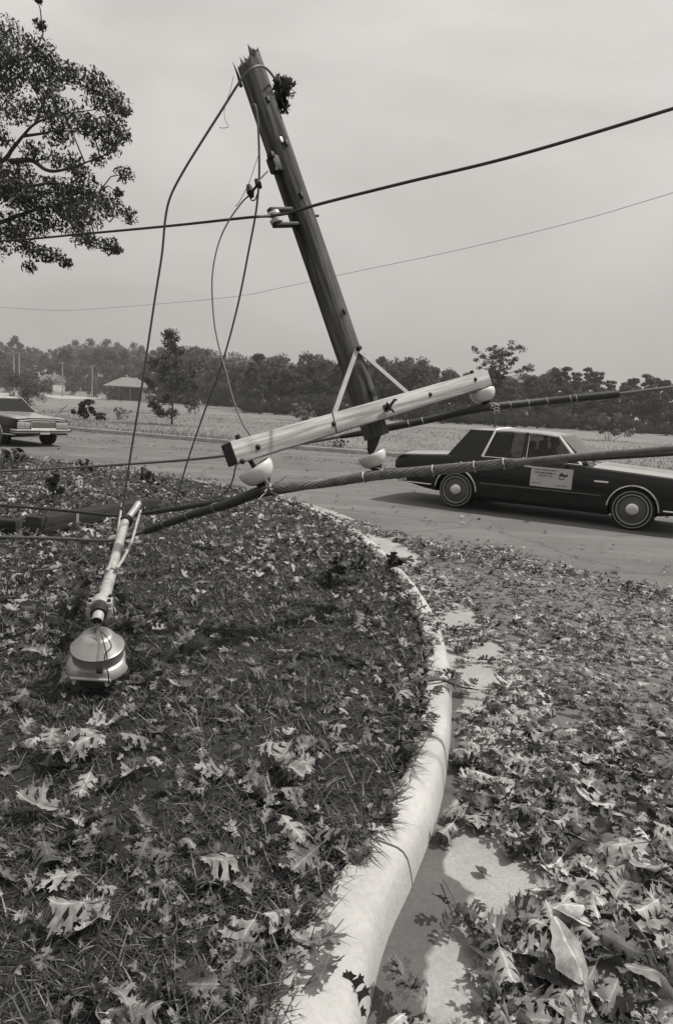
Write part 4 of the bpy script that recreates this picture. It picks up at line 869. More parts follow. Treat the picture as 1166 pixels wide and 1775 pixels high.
    for x, zc, yw in ((.07, 1.375, .55), (.1, 1.40, .585), (.25, 1.425, .60), (.8, 1.445, .605), (1.3, 1.435, .60), (1.58, 1.41, .59), (1.66, 1.385, .575)):
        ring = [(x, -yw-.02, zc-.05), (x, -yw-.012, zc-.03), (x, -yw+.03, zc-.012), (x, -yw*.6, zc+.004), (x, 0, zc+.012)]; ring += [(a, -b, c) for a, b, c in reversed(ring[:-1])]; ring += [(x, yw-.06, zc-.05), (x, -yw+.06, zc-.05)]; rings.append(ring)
    roof.loft(rings); rf = roof.build('roof', 'car_pale', t, 40)
    for s in (-1, 1):
        mb = MB()
        def yy2(z): return s*gy(z)
        q = [(-.22, .925), (.40, .935), (.53, 1.385), (.10, 1.385)]; mb.prism([(0, 0)]*0 or [(a, b) for a, b in q], 'y', 0, 0.05*s) if 0 else extr(mb, [(a, yy2(b), b) for a, b in (q if s < 0 else q[::-1])], .03)
        mb.build('roof_quarter', 'car_black', t, 30)
        mb = MB(); extr(mb, [(a, yy2(b)+s*.002, b) for a, b in ([(1.075, .93), (1.155, .93), (1.135, 1.39), (1.075, 1.39)])][:: (1 if s < 0 else -1)], .025); mb.build('door_pillar', 'car_black', t, 30)
        mb = MB(); mb.tube([(2.06, s*.765, .93), (1.62, s*.592, 1.385)], [.026, .02], 8); mb.build('windshield_pillar', 'chrome', t, 40)
        for nm, q in (('rear_window', [(.42, .945), (1.075, .945), (1.075, 1.375), (.545, 1.375)]), ('front_window', [(1.155, .945), (2.0, .945), (1.64, 1.375), (1.135, 1.375)])):
            mb = MB(); extr(mb, [(a, s*(gy(b)-.018), b) for a, b in (q if s < 0 else q[::-1])], .004); wdw = mb.build('side_window', 'car_glass', t)
            fr_ = MB(); loop = q+[q[0]]; fr_.tube([(a, s*(gy(b)-.004), b) for a, b in loop], .009, 6); fr_.build('window_trim', 'chrome' , wdw)
        mb = MB(); mb.tube([(x, s*(side_y(x, .945)-.02), .947+.0*x) for x in np.linspace(.40, 2.05, 12)], .011, 6); mb.build('belt_trim', 'chrome', t)
        mb = MB(); mb.tube([(x, s*(side_y(x, .50)+.008), .50) for x in np.linspace(.45, 2.42, 20)], .006, 6); mb.build('side_moulding', 'grille', t)
        for xw in (0., 2.9):
            mb = MB(); mb.tube([(xw+.377*math.cos(a), s*(side_y(xw+.37*math.cos(a), .325+.37*math.sin(a))+.006), .325+.377*math.sin(a)) for a in np.linspace(.02, math.pi-.1, 28)], .0145, 7); mb.build('arch_trim', 'chrome', t)
            wheel(t, xw, s)
            mb = MB(); mb.lathe([(.34, 0), (.34, .01)], 24, Matrix.Translation((xw, s*.61, .33)) @ Matrix.Rotation(R(90)*(-s), 4, 'X')); mb.build('wheel_housing', 'cabin_black', t)
        mb = MB(); mb.box((2.41, s*(side_y(2.41, .72)+.006), .72), (.21, .016, .026), bev=.004); mb.build('side_marker', 'trim_white', t)
        mb = MB(); mb.tube([(x, s*(side_y(max(-1.2, min(3.9, x)), .40)+.012), .36) for x in np.linspace(3.34, 3.86, 6)], .012, 6); mb.build('sill_trim', 'chrome', t); mb = MB(); mb.tube([(x, s*(side_y(x, .42)+.012), .38) for x in np.linspace(-1.16, -.45, 6)], .010, 6); mb.build('sill_trim', 'chrome', t)
    if landau:
        mb = MB(); pts = [(.40, -.787, .94), (.535, -gy(1.38)-.006, 1.385), (.56, -.55, 1.424), (.56, 0, 1.441), (.56, .55, 1.424), (.535, gy(1.38)+.006, 1.385), (.40, .787, .94)]
        pts = [Vector(p) for p in pts]; mb.tube([p for p in pts], .024, 8)
        o = mb.build('roof_band', 'trim_white', t, 50)
    mb = MB(); extr(mb, [(2.17, -.735, .945), (2.17, .735, .945), (1.635, .575, 1.392), (1.635, -.575, 1.392)], .006); ws = mb.build('windshield', 'windshield_glass', t)
    mb = MB(); mb.tube([(2.18, -.75, .948), (2.19, 0, .965), (2.18, .75, .948)], .014, 6); mb.tube([(1.63, -.59, 1.397), (1.63, .59, 1.397)], .014, 6); mb.build('windshield_trim', 'chrome', ws)
    for y in (-.45, .12): 
        mb = MB(); mb.tube([(2.24, y, .955), (2.12, y-.3, 1.0), (2.06, y-.5, 1.04)], .008, 5); mb.build('wiper', 'dark_iron', t)
    mb = MB(); extr(mb, [(-.22, .68, .935), (-.22, -.68, .935), (.09, -.54, 1.378), (.09, .54, 1.378)], .006); mb.build('back_window', 'windshield_glass', t)
    # cabin
    mb = MB()
    mb.box((1.0, 0, .962), (2.2, 1.36, .02)); mb.build('cabin_deck', 'cabin_black', t)
    for y in (-.36, .36):
        mb = MB(); mb.box((1.15, y, 1.02), (.12, .46, .2), Matrix.Rotation(R(0), 4, 'Y'), .04); s_ = mb.build('seat', 'seat_cloth', t); mb = MB(); mb.box((1.13, y, 1.19), (.09, .26, .14), bev=.035); mb.build('headrest', 'seat_cloth', s_)
    mb = MB(); mb.box((.22, 0, 1.02), (.14, 1.2, .18), bev=.05); mb.build('rear_seat', 'seat_cloth', t)
    mb = MB(); mb.tube([(1.72+.06*math.sin(a), .36+.18*math.cos(a), 1.0+.16*math.sin(a)) for a in np.linspace(0, 2*math.pi, 25)], .013, 6, caps=False); mb.build('steering_wheel', 'cabin_black', t)
    # nose, tail, bumpers
    for y in (-.68, -.5, .5, .68):
        mb = MB(); mb.box((3.925, y, .665), (.03, .165, .12), bev=.008); h = mb.build('headlight', 'headlamp', t); mb = MB(); mb.box((3.922, y, .665), (.03, .178, .135), bev=.01); mb.build('headlight_bezel', 'chrome', h)
    mb = MB(); mb.box((3.93, 0, .65), (.03, .76, .19), bev=.01); gr_ = mb.build('grille', 'grille', t)
    mb = MB()
    for k in range(19): mb.box((3.948, -.36+.04*k, .65), (.012, .008, .17))
    mb.tube([(3.945, -.385, .55), (3.945, -.385, .75), (3.945, .385, .75), (3.945, .385, .55), (3.945, -.385, .55)], .014, 6); mb.build('grille_bars', 'chrome', gr_)
    for x, s in ((3.97, 1), (-1.27, -1)):
        mb = MB(); pts = [(x-s*.28, -.90), (x-s*.05, -.88), (x, -.80), (x+s*.02, 0), (x, .80), (x-s*.05, .88), (x-s*.28, .90)]; rings = []
        for px_, py_ in pts: rings.append([(px_-s*.03, py_*.97, .40), (px_+s*.012, py_, .42), (px_+s*.03, py_*1.005, .455), (px_+s*.012, py_, .53), (px_-s*.03, py_*.97, .545)])
        mb.loft(rings); bu = mb.build('bumper', 'chrome', t, 50)
        mb = MB(); mb.tube([(a+s*.034, b*1.01, .47) for a, b in pts], .018, 6); mb.build('bumper_strip', 'rubber', bu)
        mb = MB(); mb.box((x+s*.052, -.0, .46), (.008, .31, .155), bev=.002); mb.build('number_plate', 'plate', bu)
    for s in (-1, 1): mb = MB(); mb.box((-1.235, s*.62, .68), (.03, .34, .16), bev=.01); mb.build('tail_light', 'dark_glaze', t)
    mb = MB(); mb.tube([(.55, -.62+.5, 1.45), (.55, -.62+.5, 1.62)], .006, 5)
    if landau: mb.build('aerial', 'dark_iron', t)
    return t
hd = Vector((.8637, -.5041, 0)); lf = Vector((.5041, .8637, 0)); rr0 = Vector(tuple(G(789, 880)))
carA = sedan('sedan', 'black formal sedan with a bright roof band and a white placard on its door', rr0+lf*.80, hd, True, True)
h2 = Vector((.80, -.60, 0)).normalized(); l2 = Vector((-h2.y, h2.x, 0)); fw = Vector(tuple(G(87, 770)))
carB = sedan('sedan', 'dark sedan with its pale lit nose, grille and number plate facing the camera', fw-l2*.80-h2*2.9, h2, False, False, True)
def skin_mesh(chain_sets, verts, radii, sub=2, root=0):
    me = bpy.data.meshes.new('b'); me.from_pydata([tuple(v) for v in verts], chain_sets, []); o = bpy.data.objects.new('b', me); COL.objects.link(o)
    md = o.modifiers.new('s', 'SKIN'); sv = me.skin_vertices[0].data
    for i, r_ in enumerate(radii): sv[i].radius = (r_, r_) if not hasattr(r_, '__len__') else r_; sv[i].use_root = (i == root)
    s_ = o.modifiers.new('u', 'SUBSURF'); s_.levels = s_.render_levels = sub
    bpy.context.view_layer.update(); dg = bpy.context.evaluated_depsgraph_get(); nm = bpy.data.meshes.new_from_object(o.evaluated_get(dg)); bpy.data.objects.remove(o)
    for p in nm.polygons: p.use_smooth = True
    return nm
def seated_person(label, car, x, y, grip=True):
    """hips on the seat, torso, neck and head above the belt line, arms forward to the wheel; local to the car's axes"""
    V = [(x, y, .58), (x-.03, y, .78), (x-.05, y, .96), (x-.03, y, 1.06), (x, y, 1.12), (x+.02, y, 1.18), (x+.025, y, 1.26), (x+.02, y, 1.315)]
    Rr = [(.17, .15), (.16, .13), (.18, .12), (.15, .10), .052, (.068, .075), (.076, .088), (.05, .06)]; E_ = [(i, i+1) for i in range(7)]
    V.append((x+.118, y, 1.215)); Rr.append(.014); E_.append((6, 8))                # nose
    for s in (-1, 1):
        b = len(V); V.append((x+.02, y+s*.078, 1.235)); Rr.append(.016); E_.append((6, b))   # ear
        b = len(V); ex = x+.50; V += [(x-.03, y+s*.19, 1.03), (x+.12, y+s*.23, .84), (x+.36, y+s*.19, .95), (ex-.03, y+s*.17, 1.0), (ex+.03, y+s*.17, 1.01)]; Rr += [.065, .052, .038, .03, .034]; E_ += [(3, b), (b, b+1), (b+1, b+2), (b+2, b+3), (b+3, b+4)]
        for k in range(4):
            c = len(V); o_ = (k-1.5)*.02; l_ = (.03, .036, .034, .026)[k]; V += [(ex+.06, y+s*.165, 1.015+o_), (ex+.06+l_, y+s*.14, 1.015+o_), (ex+.05+l_, y+s*.115, 1.01+o_)]; Rr += [.0095, .009, .008]; E_ += [(b+4, c), (c, c+1), (c+1, c+2)]
        c = len(V); V += [(ex+.03, y+s*.13, 1.03), (ex+.055, y+s*.11, 1.035)]; Rr += [.011, .009]; E_ += [(b+4, c), (c, c+1)]
        b = len(V); V += [(x+.05, y+s*.10, .56), (x+.42, y+s*.12, .62), (x+.56, y+s*.12, .3)]; Rr += [.09, .075, .05]; E_ += [(0, b), (b, b+1), (b+1, b+2)]
    nm = skin_mesh(E_, V, Rr); t = thing('person', label, 'person', car.location, car.rotation_quaternion.copy(), 'people sitting in the cars')
    link('person_body', nm, 'skin', t); 
    # shirt: the torso and arms grown a little larger, ending at neck and wrists
    SV = V[:4]; ns = 4; SR = [(.18, .16), (.172, .142), (.192, .132), (.158, .108)]; SE = [(0, 1), (1, 2), (2, 3)]
    SV = list(SV)
    for s in (-1, 1): b = len(SV); SV += [(x-.03, y+s*.19, 1.03), (x+.12, y+s*.23, .84), (x+.36, y+s*.19, .95), (x+.43, y+s*.18, .985)]; SR += [.074, .062, .047, .043]; SE += [(3, b), (b, b+1), (b+1, b+2), (b+2, b+3)]
    link('shirt', skin_mesh(SE, SV, SR), 'shirt', t)
    mb = MB(); 
    bm = bmesh.new(); bmesh.ops.create_icosphere(bm, subdivisions=3, radius=1)
    for v in list(bm.verts):
        if v.co.x > .45 and v.co.z < .45 or v.co.z < -.45: bm.verts.remove(v)
        else: v.co = Vector((x+.012+v.co.x*.098, y+v.co.y*.086, 1.265+v.co.z*.085))
    me = bpy.data.meshes.new('hair'); bm.to_mesh(me); bm.free(); link('hair', me, 'hair', t)
    for s in (-1, 1): mb = MB(); mb.lathe([(.001, -.006), (.006, 0), (.001, .006)], 8, Matrix.Translation((x+.098, y+s*.032, 1.25))); mb.build('eye', 'dark_opening', t)
    mb = MB(); mb.tube([(x+.094, y-.022, 1.172), (x+.102, y, 1.17), (x+.094, y+.022, 1.172)], .004, 5); mb.build('mouth', 'dark_opening', t)
seated_person('dark-haired person driving the black sedan, seen in profile through the front side window', carA, 1.34, .30)
seated_person('dim figure sitting behind the windshield of the dark sedan with the pale nose', carB, 1.28, -.30)

# ------------------------------------------------------------------ trees
def card_cloud(centres, radii, per, size, tone, jit=.25, flat=1.0, droop=0., seed=0, lo=1.):
    """leaf sprays: small bent four-sided cards scattered through every clump's volume"""
    rng = np.random.default_rng(seed); C_ = np.repeat(centres, per, 0); Rr = np.repeat(radii, per); n = len(C_)
    d = rng.normal(size=(n, 3)); d /= np.linalg.norm(d, axis=1)[:, None]; rad = rng.random(n)**.45
    p = C_+d*(Rr*rad)[:, None]*np.array([1, 1, flat])
    nrm = d*.6+rng.normal(size=(n, 3))*.7+np.array([0, 0, .35]); nrm /= np.linalg.norm(nrm, axis=1)[:, None]
    a = np.cross(nrm, rng.normal(size=(n, 3))); a /= np.linalg.norm(a, axis=1)[:, None]; b = np.cross(nrm, a)
    s = (size*rng.uniform(.55, 1.3, n))[:, None]; a2 = a.copy(); a2[:, 2] -= droop
    V = np.stack([p-a2*s, p+b*s*rng.uniform(.3, .6, (n, 1))+nrm*s*.15, p+a2*s, p-b*s*rng.uniform(.3, .6, (n, 1))+nrm*s*.15], 1).reshape(-1, 3)
    i = np.arange(n)*4; T = np.stack([np.stack([i, i+1, i+2], 1), np.stack([i, i+2, i+3], 1)], 1).reshape(-1, 3)
    cl_t = np.repeat(rng.uniform(1-jit, 1+jit, len(centres)), per); tn = tone*cl_t*rng.uniform(.65, 1.35, n)
    return V, T, np.repeat(tn, 4)
def crown_shape(kind, h, seed):
    rng = np.random.default_rng(seed); C_ = []; Rr = []
    if kind == 'broad':
        for _ in range(46):
            d = rng.normal(size=3); d /= np.linalg.norm(d); r_ = rng.uniform(.45, 1); C_.append((d[0]*r_*h*.36, d[1]*r_*h*.36, h*.60+d[2]*r_*h*.34)); Rr.append(h*rng.uniform(.06, .13))
    elif kind == 'tall':
        for _ in range(46):
            z = rng.uniform(.16, .97); w_ = .23*math.sin(math.pi*min(1, (z+.12)**.8))+.03; a = rng.uniform(0, 6.28); r_ = rng.uniform(.3, 1)*w_*h; C_.append((math.cos(a)*r_, math.sin(a)*r_, z*h)); Rr.append(h*rng.uniform(.05, .10))
    elif kind == 'pine':
        for k in range(15):
            z = .25+.72*k/15; w_ = .22*(1-z)**.7+.03
            for q in range(4):
                a = rng.uniform(0, 6.28); r_ = rng.uniform(.35, 1.1)*w_*h; C_.append((math.cos(a)*r_, math.sin(a)*r_, z*h+rng.uniform(-.02, .02)*h)); Rr.append(h*rng.uniform(.035, .07))
    elif kind == 'mass':
        for _ in range(64):
            z = rng.uniform(.03, .97); w_ = .30*math.sin(math.pi*min(1, (z*.86+.14)**.9))+.04; a = rng.uniform(0, 6.28); r_ = rng.uniform(.35, 1)*w_*h; C_.append((math.cos(a)*r_, math.sin(a)*r_, z*h)); Rr.append(h*rng.uniform(.05, .105))
    elif kind == 'low':
        for _ in range(40):
            d = rng.normal(size=3); d /= np.linalg.norm(d); r_ = rng.uniform(.4, 1); C_.append((d[0]*r_*h*.55, d[1]*r_*h*.5, h*.46+d[2]*r_*h*.44)); Rr.append(h*rng.uniform(.1, .17))
    return np.array(C_), np.array(Rr)
def tree(name, kind, label, cat, x, y, z, h, seed, tone, group=None, dens=110, csize=.022, crown='crown', material='foliage', trunk_r=None, mats='bark'):
    C_, Rr = crown_shape(kind, h, seed); V, T, tn = card_cloud(C_, Rr, dens, h*csize, tone, .3, .8 if kind != 'pine' else .45, .15, seed)
    t = thing(name, label, cat, (x, y, z), None, group); fast_mesh(crown, V, T, material, t, tn)
    mb = MB(); r_ = trunk_r or h*.018; zt_ = h*(.8 if kind in ('pine', 'tall') else .55); mb.tube([(0, 0, -.4), (h*.005, 0, h*.15), (-h*.01, h*.01, h*.35), (0, 0, zt_)], [r_*1.3, r_, r_*.8, r_*.25], 7)
    rng = random.Random(seed)
    for c in C_[::5]:
        z0 = min(zt_*.95, max(h*.14, c[2]*.62)); m_ = Vector(((c[0])*.5, c[1]*.5, (z0+c[2])/2+h*.02)); mb.tube([(0, 0, z0), m_, tuple(c)], [r_*.5, r_*.3, r_*.08], 5)
    mb.build('trunk', mats, t); return t
def copy_tree(o, loc, rz, sc, label=None, group=None):
    c = o.copy(); COL.objects.link(c); c.location = loc; c.rotation_euler = (0, 0, rz); c.scale = (sc, sc, sc)
    if label: c['label'] = label
    if group: c['group'] = group
    for ch in o.children: k = ch.copy(); COL.objects.link(k); k.parent = c
    return c
KINDS = {}
def forest(group, spec):
    """spec rows: (kind, photo x, top y, depth, label)"""
    for q, (kind, px, ty, d, label, tone) in enumerate(spec):
        xy = P(px, 700, d); x, y = float(xy[0]), float(xy[1]); z = float(field_z(x, y)); hor = 674.3+.0556*px
        top = EYE+(hor-ty)/FPX*d; h = max(2., top-z); var = random.randrange(2 if kind != 'broad' else 3); key = (kind, var, tone)
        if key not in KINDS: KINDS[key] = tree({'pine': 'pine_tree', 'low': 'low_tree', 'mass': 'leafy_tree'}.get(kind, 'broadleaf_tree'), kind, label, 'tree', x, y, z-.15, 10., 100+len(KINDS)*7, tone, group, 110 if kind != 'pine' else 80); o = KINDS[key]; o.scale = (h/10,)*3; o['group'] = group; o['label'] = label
        else: o = copy_tree(KINDS[key], (x, y, z-.15), random.uniform(0, 6.28), h/10, label, group)
def skyline(px): return float(np.interp(px, [-300, -60, 0, 30, 60, 95, 120, 145, 165, 200, 230, 250, 265, 300, 350, 395, 412, 424, 445, 470, 495, 520, 550, 590, 640, 690, 740, 800, 850, 900, 950, 990, 1015, 1050, 1090, 1130, 1166, 1500], [575, 580, 581, 584, 592, 600, 586, 592, 586, 583, 590, 603, 600, 597, 597, 602, 608, 622, 614, 608, 620, 618, 611, 613, 622, 615, 627, 634, 640, 640, 641, 634, 640, 648, 646, 652, 658, 665]))
spec = []
rs = random.Random(21)
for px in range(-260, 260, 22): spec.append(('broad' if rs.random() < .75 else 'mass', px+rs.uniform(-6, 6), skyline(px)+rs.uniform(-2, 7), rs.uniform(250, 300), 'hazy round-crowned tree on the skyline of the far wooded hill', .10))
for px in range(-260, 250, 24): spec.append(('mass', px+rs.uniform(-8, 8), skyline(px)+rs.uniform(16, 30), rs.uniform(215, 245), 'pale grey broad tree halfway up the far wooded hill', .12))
forest('trees on the far wooded hill', spec); spec = []
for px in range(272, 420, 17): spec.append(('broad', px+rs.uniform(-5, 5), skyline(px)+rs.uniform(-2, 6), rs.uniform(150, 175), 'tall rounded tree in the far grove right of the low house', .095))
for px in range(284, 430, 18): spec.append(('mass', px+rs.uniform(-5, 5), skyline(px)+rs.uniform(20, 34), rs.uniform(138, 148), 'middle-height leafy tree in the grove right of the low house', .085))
for px in range(322, 470, 18): spec.append(('broad', px+rs.uniform(-5, 5), rs.uniform(648, 662), rs.uniform(118, 132), 'dark bushy tree at the foot of the grove above the pale field', .06))
forest('trees of the grove beyond the field', spec); spec = []
for px in range(-250, 290, 24): spec.append(('mass', px+rs.uniform(-8, 8), rs.uniform(628, 644), rs.uniform(208, 225), 'dark tree in the belt of trees above the far houses', .075))
for px in range(-250, 230, 34): spec.append(('low', px+rs.uniform(-10, 10), rs.uniform(650, 666), rs.uniform(165, 200), 'low dark tree growing among the far houses at the hill foot', .07))
forest('trees among the far houses', spec); spec = []
for px in range(428, 1480, 19):
    k = 'pine' if (px > 960 and rs.random() < .7) or rs.random() < .08 else ('mass' if rs.random() < .5 else 'broad')
    spec.append((k, px+rs.uniform(-6, 6), skyline(px)+rs.choice((-5, -2, 0, 3, 8, 12))+rs.uniform(-2, 2), rs.uniform(100, 112), {'pine': 'ragged pine reaching above the wood behind the black sedan', 'mass': 'full leafy tree in the wood along the field edge', 'broad': 'round leafy tree in the wood along the field edge'}[k], .09 if k != 'pine' else .07))
for px in range(436, 1480, 20): spec.append(('mass', px+rs.uniform(-6, 6), skyline(px)+rs.uniform(14, 34), rs.uniform(88, 96), 'dark leafy tree standing in front of the wood at the field edge', .07))
forest('trees of the wood along the field', spec); spec = []
for px in range(430, 1480, 24): spec.append(('low', px+rs.uniform(-8, 8), skyline(px)+rs.uniform(56, 80), rs.uniform(80, 86), 'dark bush at the foot of the wood along the field', .055))
forest('bushes at the foot of the wood', spec)
def at_ground(px, py):
    p = G(px, py, .2); 
    for _ in range(6): z = float(field_z(p[0], p[1])); p = G(px, py, z)
    return p[0], p[1], z
x, y, z = at_ground(298, 737); tree('sapling_tree', 'mass', 'dark full-crowned young tree on the pale field, left of the leaning pole', 'tree', x, y, z+.45, 4.8, 301, .06, None, 90, .017, trunk_r=.05)
x, y, z = at_ground(48, 703); tree('small_tree', 'low', 'soft feathery small tree on the field above the left sedan roof', 'tree', x, y, z, 4.4, 302, .09, None, 110, .02, trunk_r=.05)
q = P(860, 700, 62); x, y = float(q[0]), float(q[1]); z = float(field_z(x, y))
def spindly():
    h = 1.65+(722-600)/FPX*62-z; t = thing('spindly_tree', 'spindly open-crowned tree rising above the wood over the sedan roof', 'tree', (x, y, z)); rg = np.random.default_rng(5)
    tips = [P(px, py, 62+rg.uniform(-1, 1))-np.array([x, y, z]) for px, py in ((826, 609), (836, 618), (848, 606), (858, 601), (870, 606), (884, 603), (892, 604), (880, 615), (866, 618), (852, 622), (838, 632), (894, 622), (886, 630), (870, 632), (856, 636), (908, 638), (918, 636), (862, 648), (846, 646), (876, 646), (850, 662), (868, 664), (858, 680))]
    C_ = np.array(tips); V, T, tn = card_cloud(np.vstack([C_, C_*np.array([.7, .7, .93]), C_+rg.normal(0, .35, C_.shape)]), rg.uniform(.25, .5, len(C_)*3), 50, .11, .05, .2, .6, .1, 9); fast_mesh('crown', V, T, 'foliage', t, tn); mb = MB(); mb.tube([(0, 0, -.3), (.05, 0, h*.5), (0, 0, h*.93)], [.09, .06, .015], 6)
    for c in tips: zz = max(h*.3, c[2]-.9); mb.tube([(0, 0, zz), (c[0]*.55, c[1]*.55, (zz+c[2])/2), tuple(c)], [.03, .02, .008], 5)
    mb.build('trunk', 'bark', t)
spindly()
def shrub(name, label, px, py, h, seed, tone, n=46, csize=.09, material='foliage', wide=.55):
    x, y, z = at_ground(px, py); rg = np.random.default_rng(seed); t = thing(name, label, 'shrub', (x, y, z)); C_ = np.stack([rg.normal(0, wide*h*.5, 16), rg.normal(0, wide*h*.4, 16), h*rg.uniform(.2, .95, 16)], 1)
    V, T, tn = card_cloud(C_, h*rg.uniform(.1, .2, 16), n, h*csize, tone, .25, .8, .2, seed); fast_mesh('foliage', V, T, material, t, tn); mb = MB()
    for c in C_: mb.tube([(c[0]*.2, c[1]*.2, -.05), tuple(c*.6), tuple(c)], [.012, .01, .004], 4)
    mb.build('stems', 'twig', t)
shrub('field_shrub', 'big-leaved dark shrub on the field behind the left sedan', 147, 727, 1.15, 11, .035, 22, .14)
shrub('field_shrub', 'small low dark weed clump right of the big-leaved shrub', 172, 729, .5, 12, .04, 22, .16, wide=.8)
shrub('field_shrub', 'fine pale weeds on the field between shrub and sapling', 205, 727, .75, 13, .12, 40, .06, wide=.9)
shrub('field_shrub', 'pale soft bush at the field edge beside the sedan windshield', 1052, 764, 2.0, 14, .14, 60, .06, wide=.6)
shrub('field_shrub', 'small pale tuft at the foot of the wood behind the pole', 522, 734, 1.6, 15, .16, 50, .06, wide=.5)
shrub('field_shrub', 'dark low weed by the far kerb under the crossarm', 585, 776, .3, 16, .05, 30, .1, wide=1.4)
def near_weed(label, px, py, h, seed, tone, n=30):
    p = G(px, py, .13); rg = np.random.default_rng(seed); t = thing('weed_plant', label, 'weed', tuple(p)); k = 9; ang = rg.uniform(0, 6.28, k); tip = np.stack([np.cos(ang)*h*rg.uniform(.2, .7, k), np.sin(ang)*h*rg.uniform(.2, .7, k), h*rg.uniform(.4, 1, k)], 1)
    mb = MB()
    for c in tip: mb.tube([(0, 0, -.02), tuple(c*np.array([.35, .35, .6])), tuple(c)], [.006, .004, .002], 4)
    mb.build('stems', 'twig', t); pos = np.repeat(tip, 3, 0)*rg.uniform(.5, 1.05, (k*3, 1)); l = scatter_leaves(pos, np.full(len(pos), h*.34), np.full(len(pos), tone), RNG.uniform(.3, 1.3, len(pos)), BROAD+OAK[:2], 'leaves'); l.parent = t
shrub('house_shrub', 'dark shrub in front of the porch of the low hip-roofed house', 208, 696, 2.3, 31, .06, 60, .05, wide=.7)
shrub('house_shrub', 'pale bushy shrub at the left corner of the low hip-roofed house', 186, 694, 2.8, 32, .1, 60, .05, wide=.6)
shrub('house_shrub', 'round dark shrub at the right corner of the low hip-roofed house', 268, 700, 3.0, 33, .05, 60, .05, wide=.6)
near_weed('dark leafy weed on the lawn edge in front of the left sedan', 24, 812, .42, 3, .05)
near_weed('pale bent weed on the lawn edge just left of the dark leafy weed', 5, 808, .25, 4, .2)
near_weed('wilted dark plant standing on the far lawn under the low wire', 150, 822, .28, 5, .04)
near_weed('upright dark sprig behind the forked lamp end', 262, 850, .32, 6, .04)
near_weed('thin dark sprig standing behind the long beam', 92, 868, .42, 7, .05)

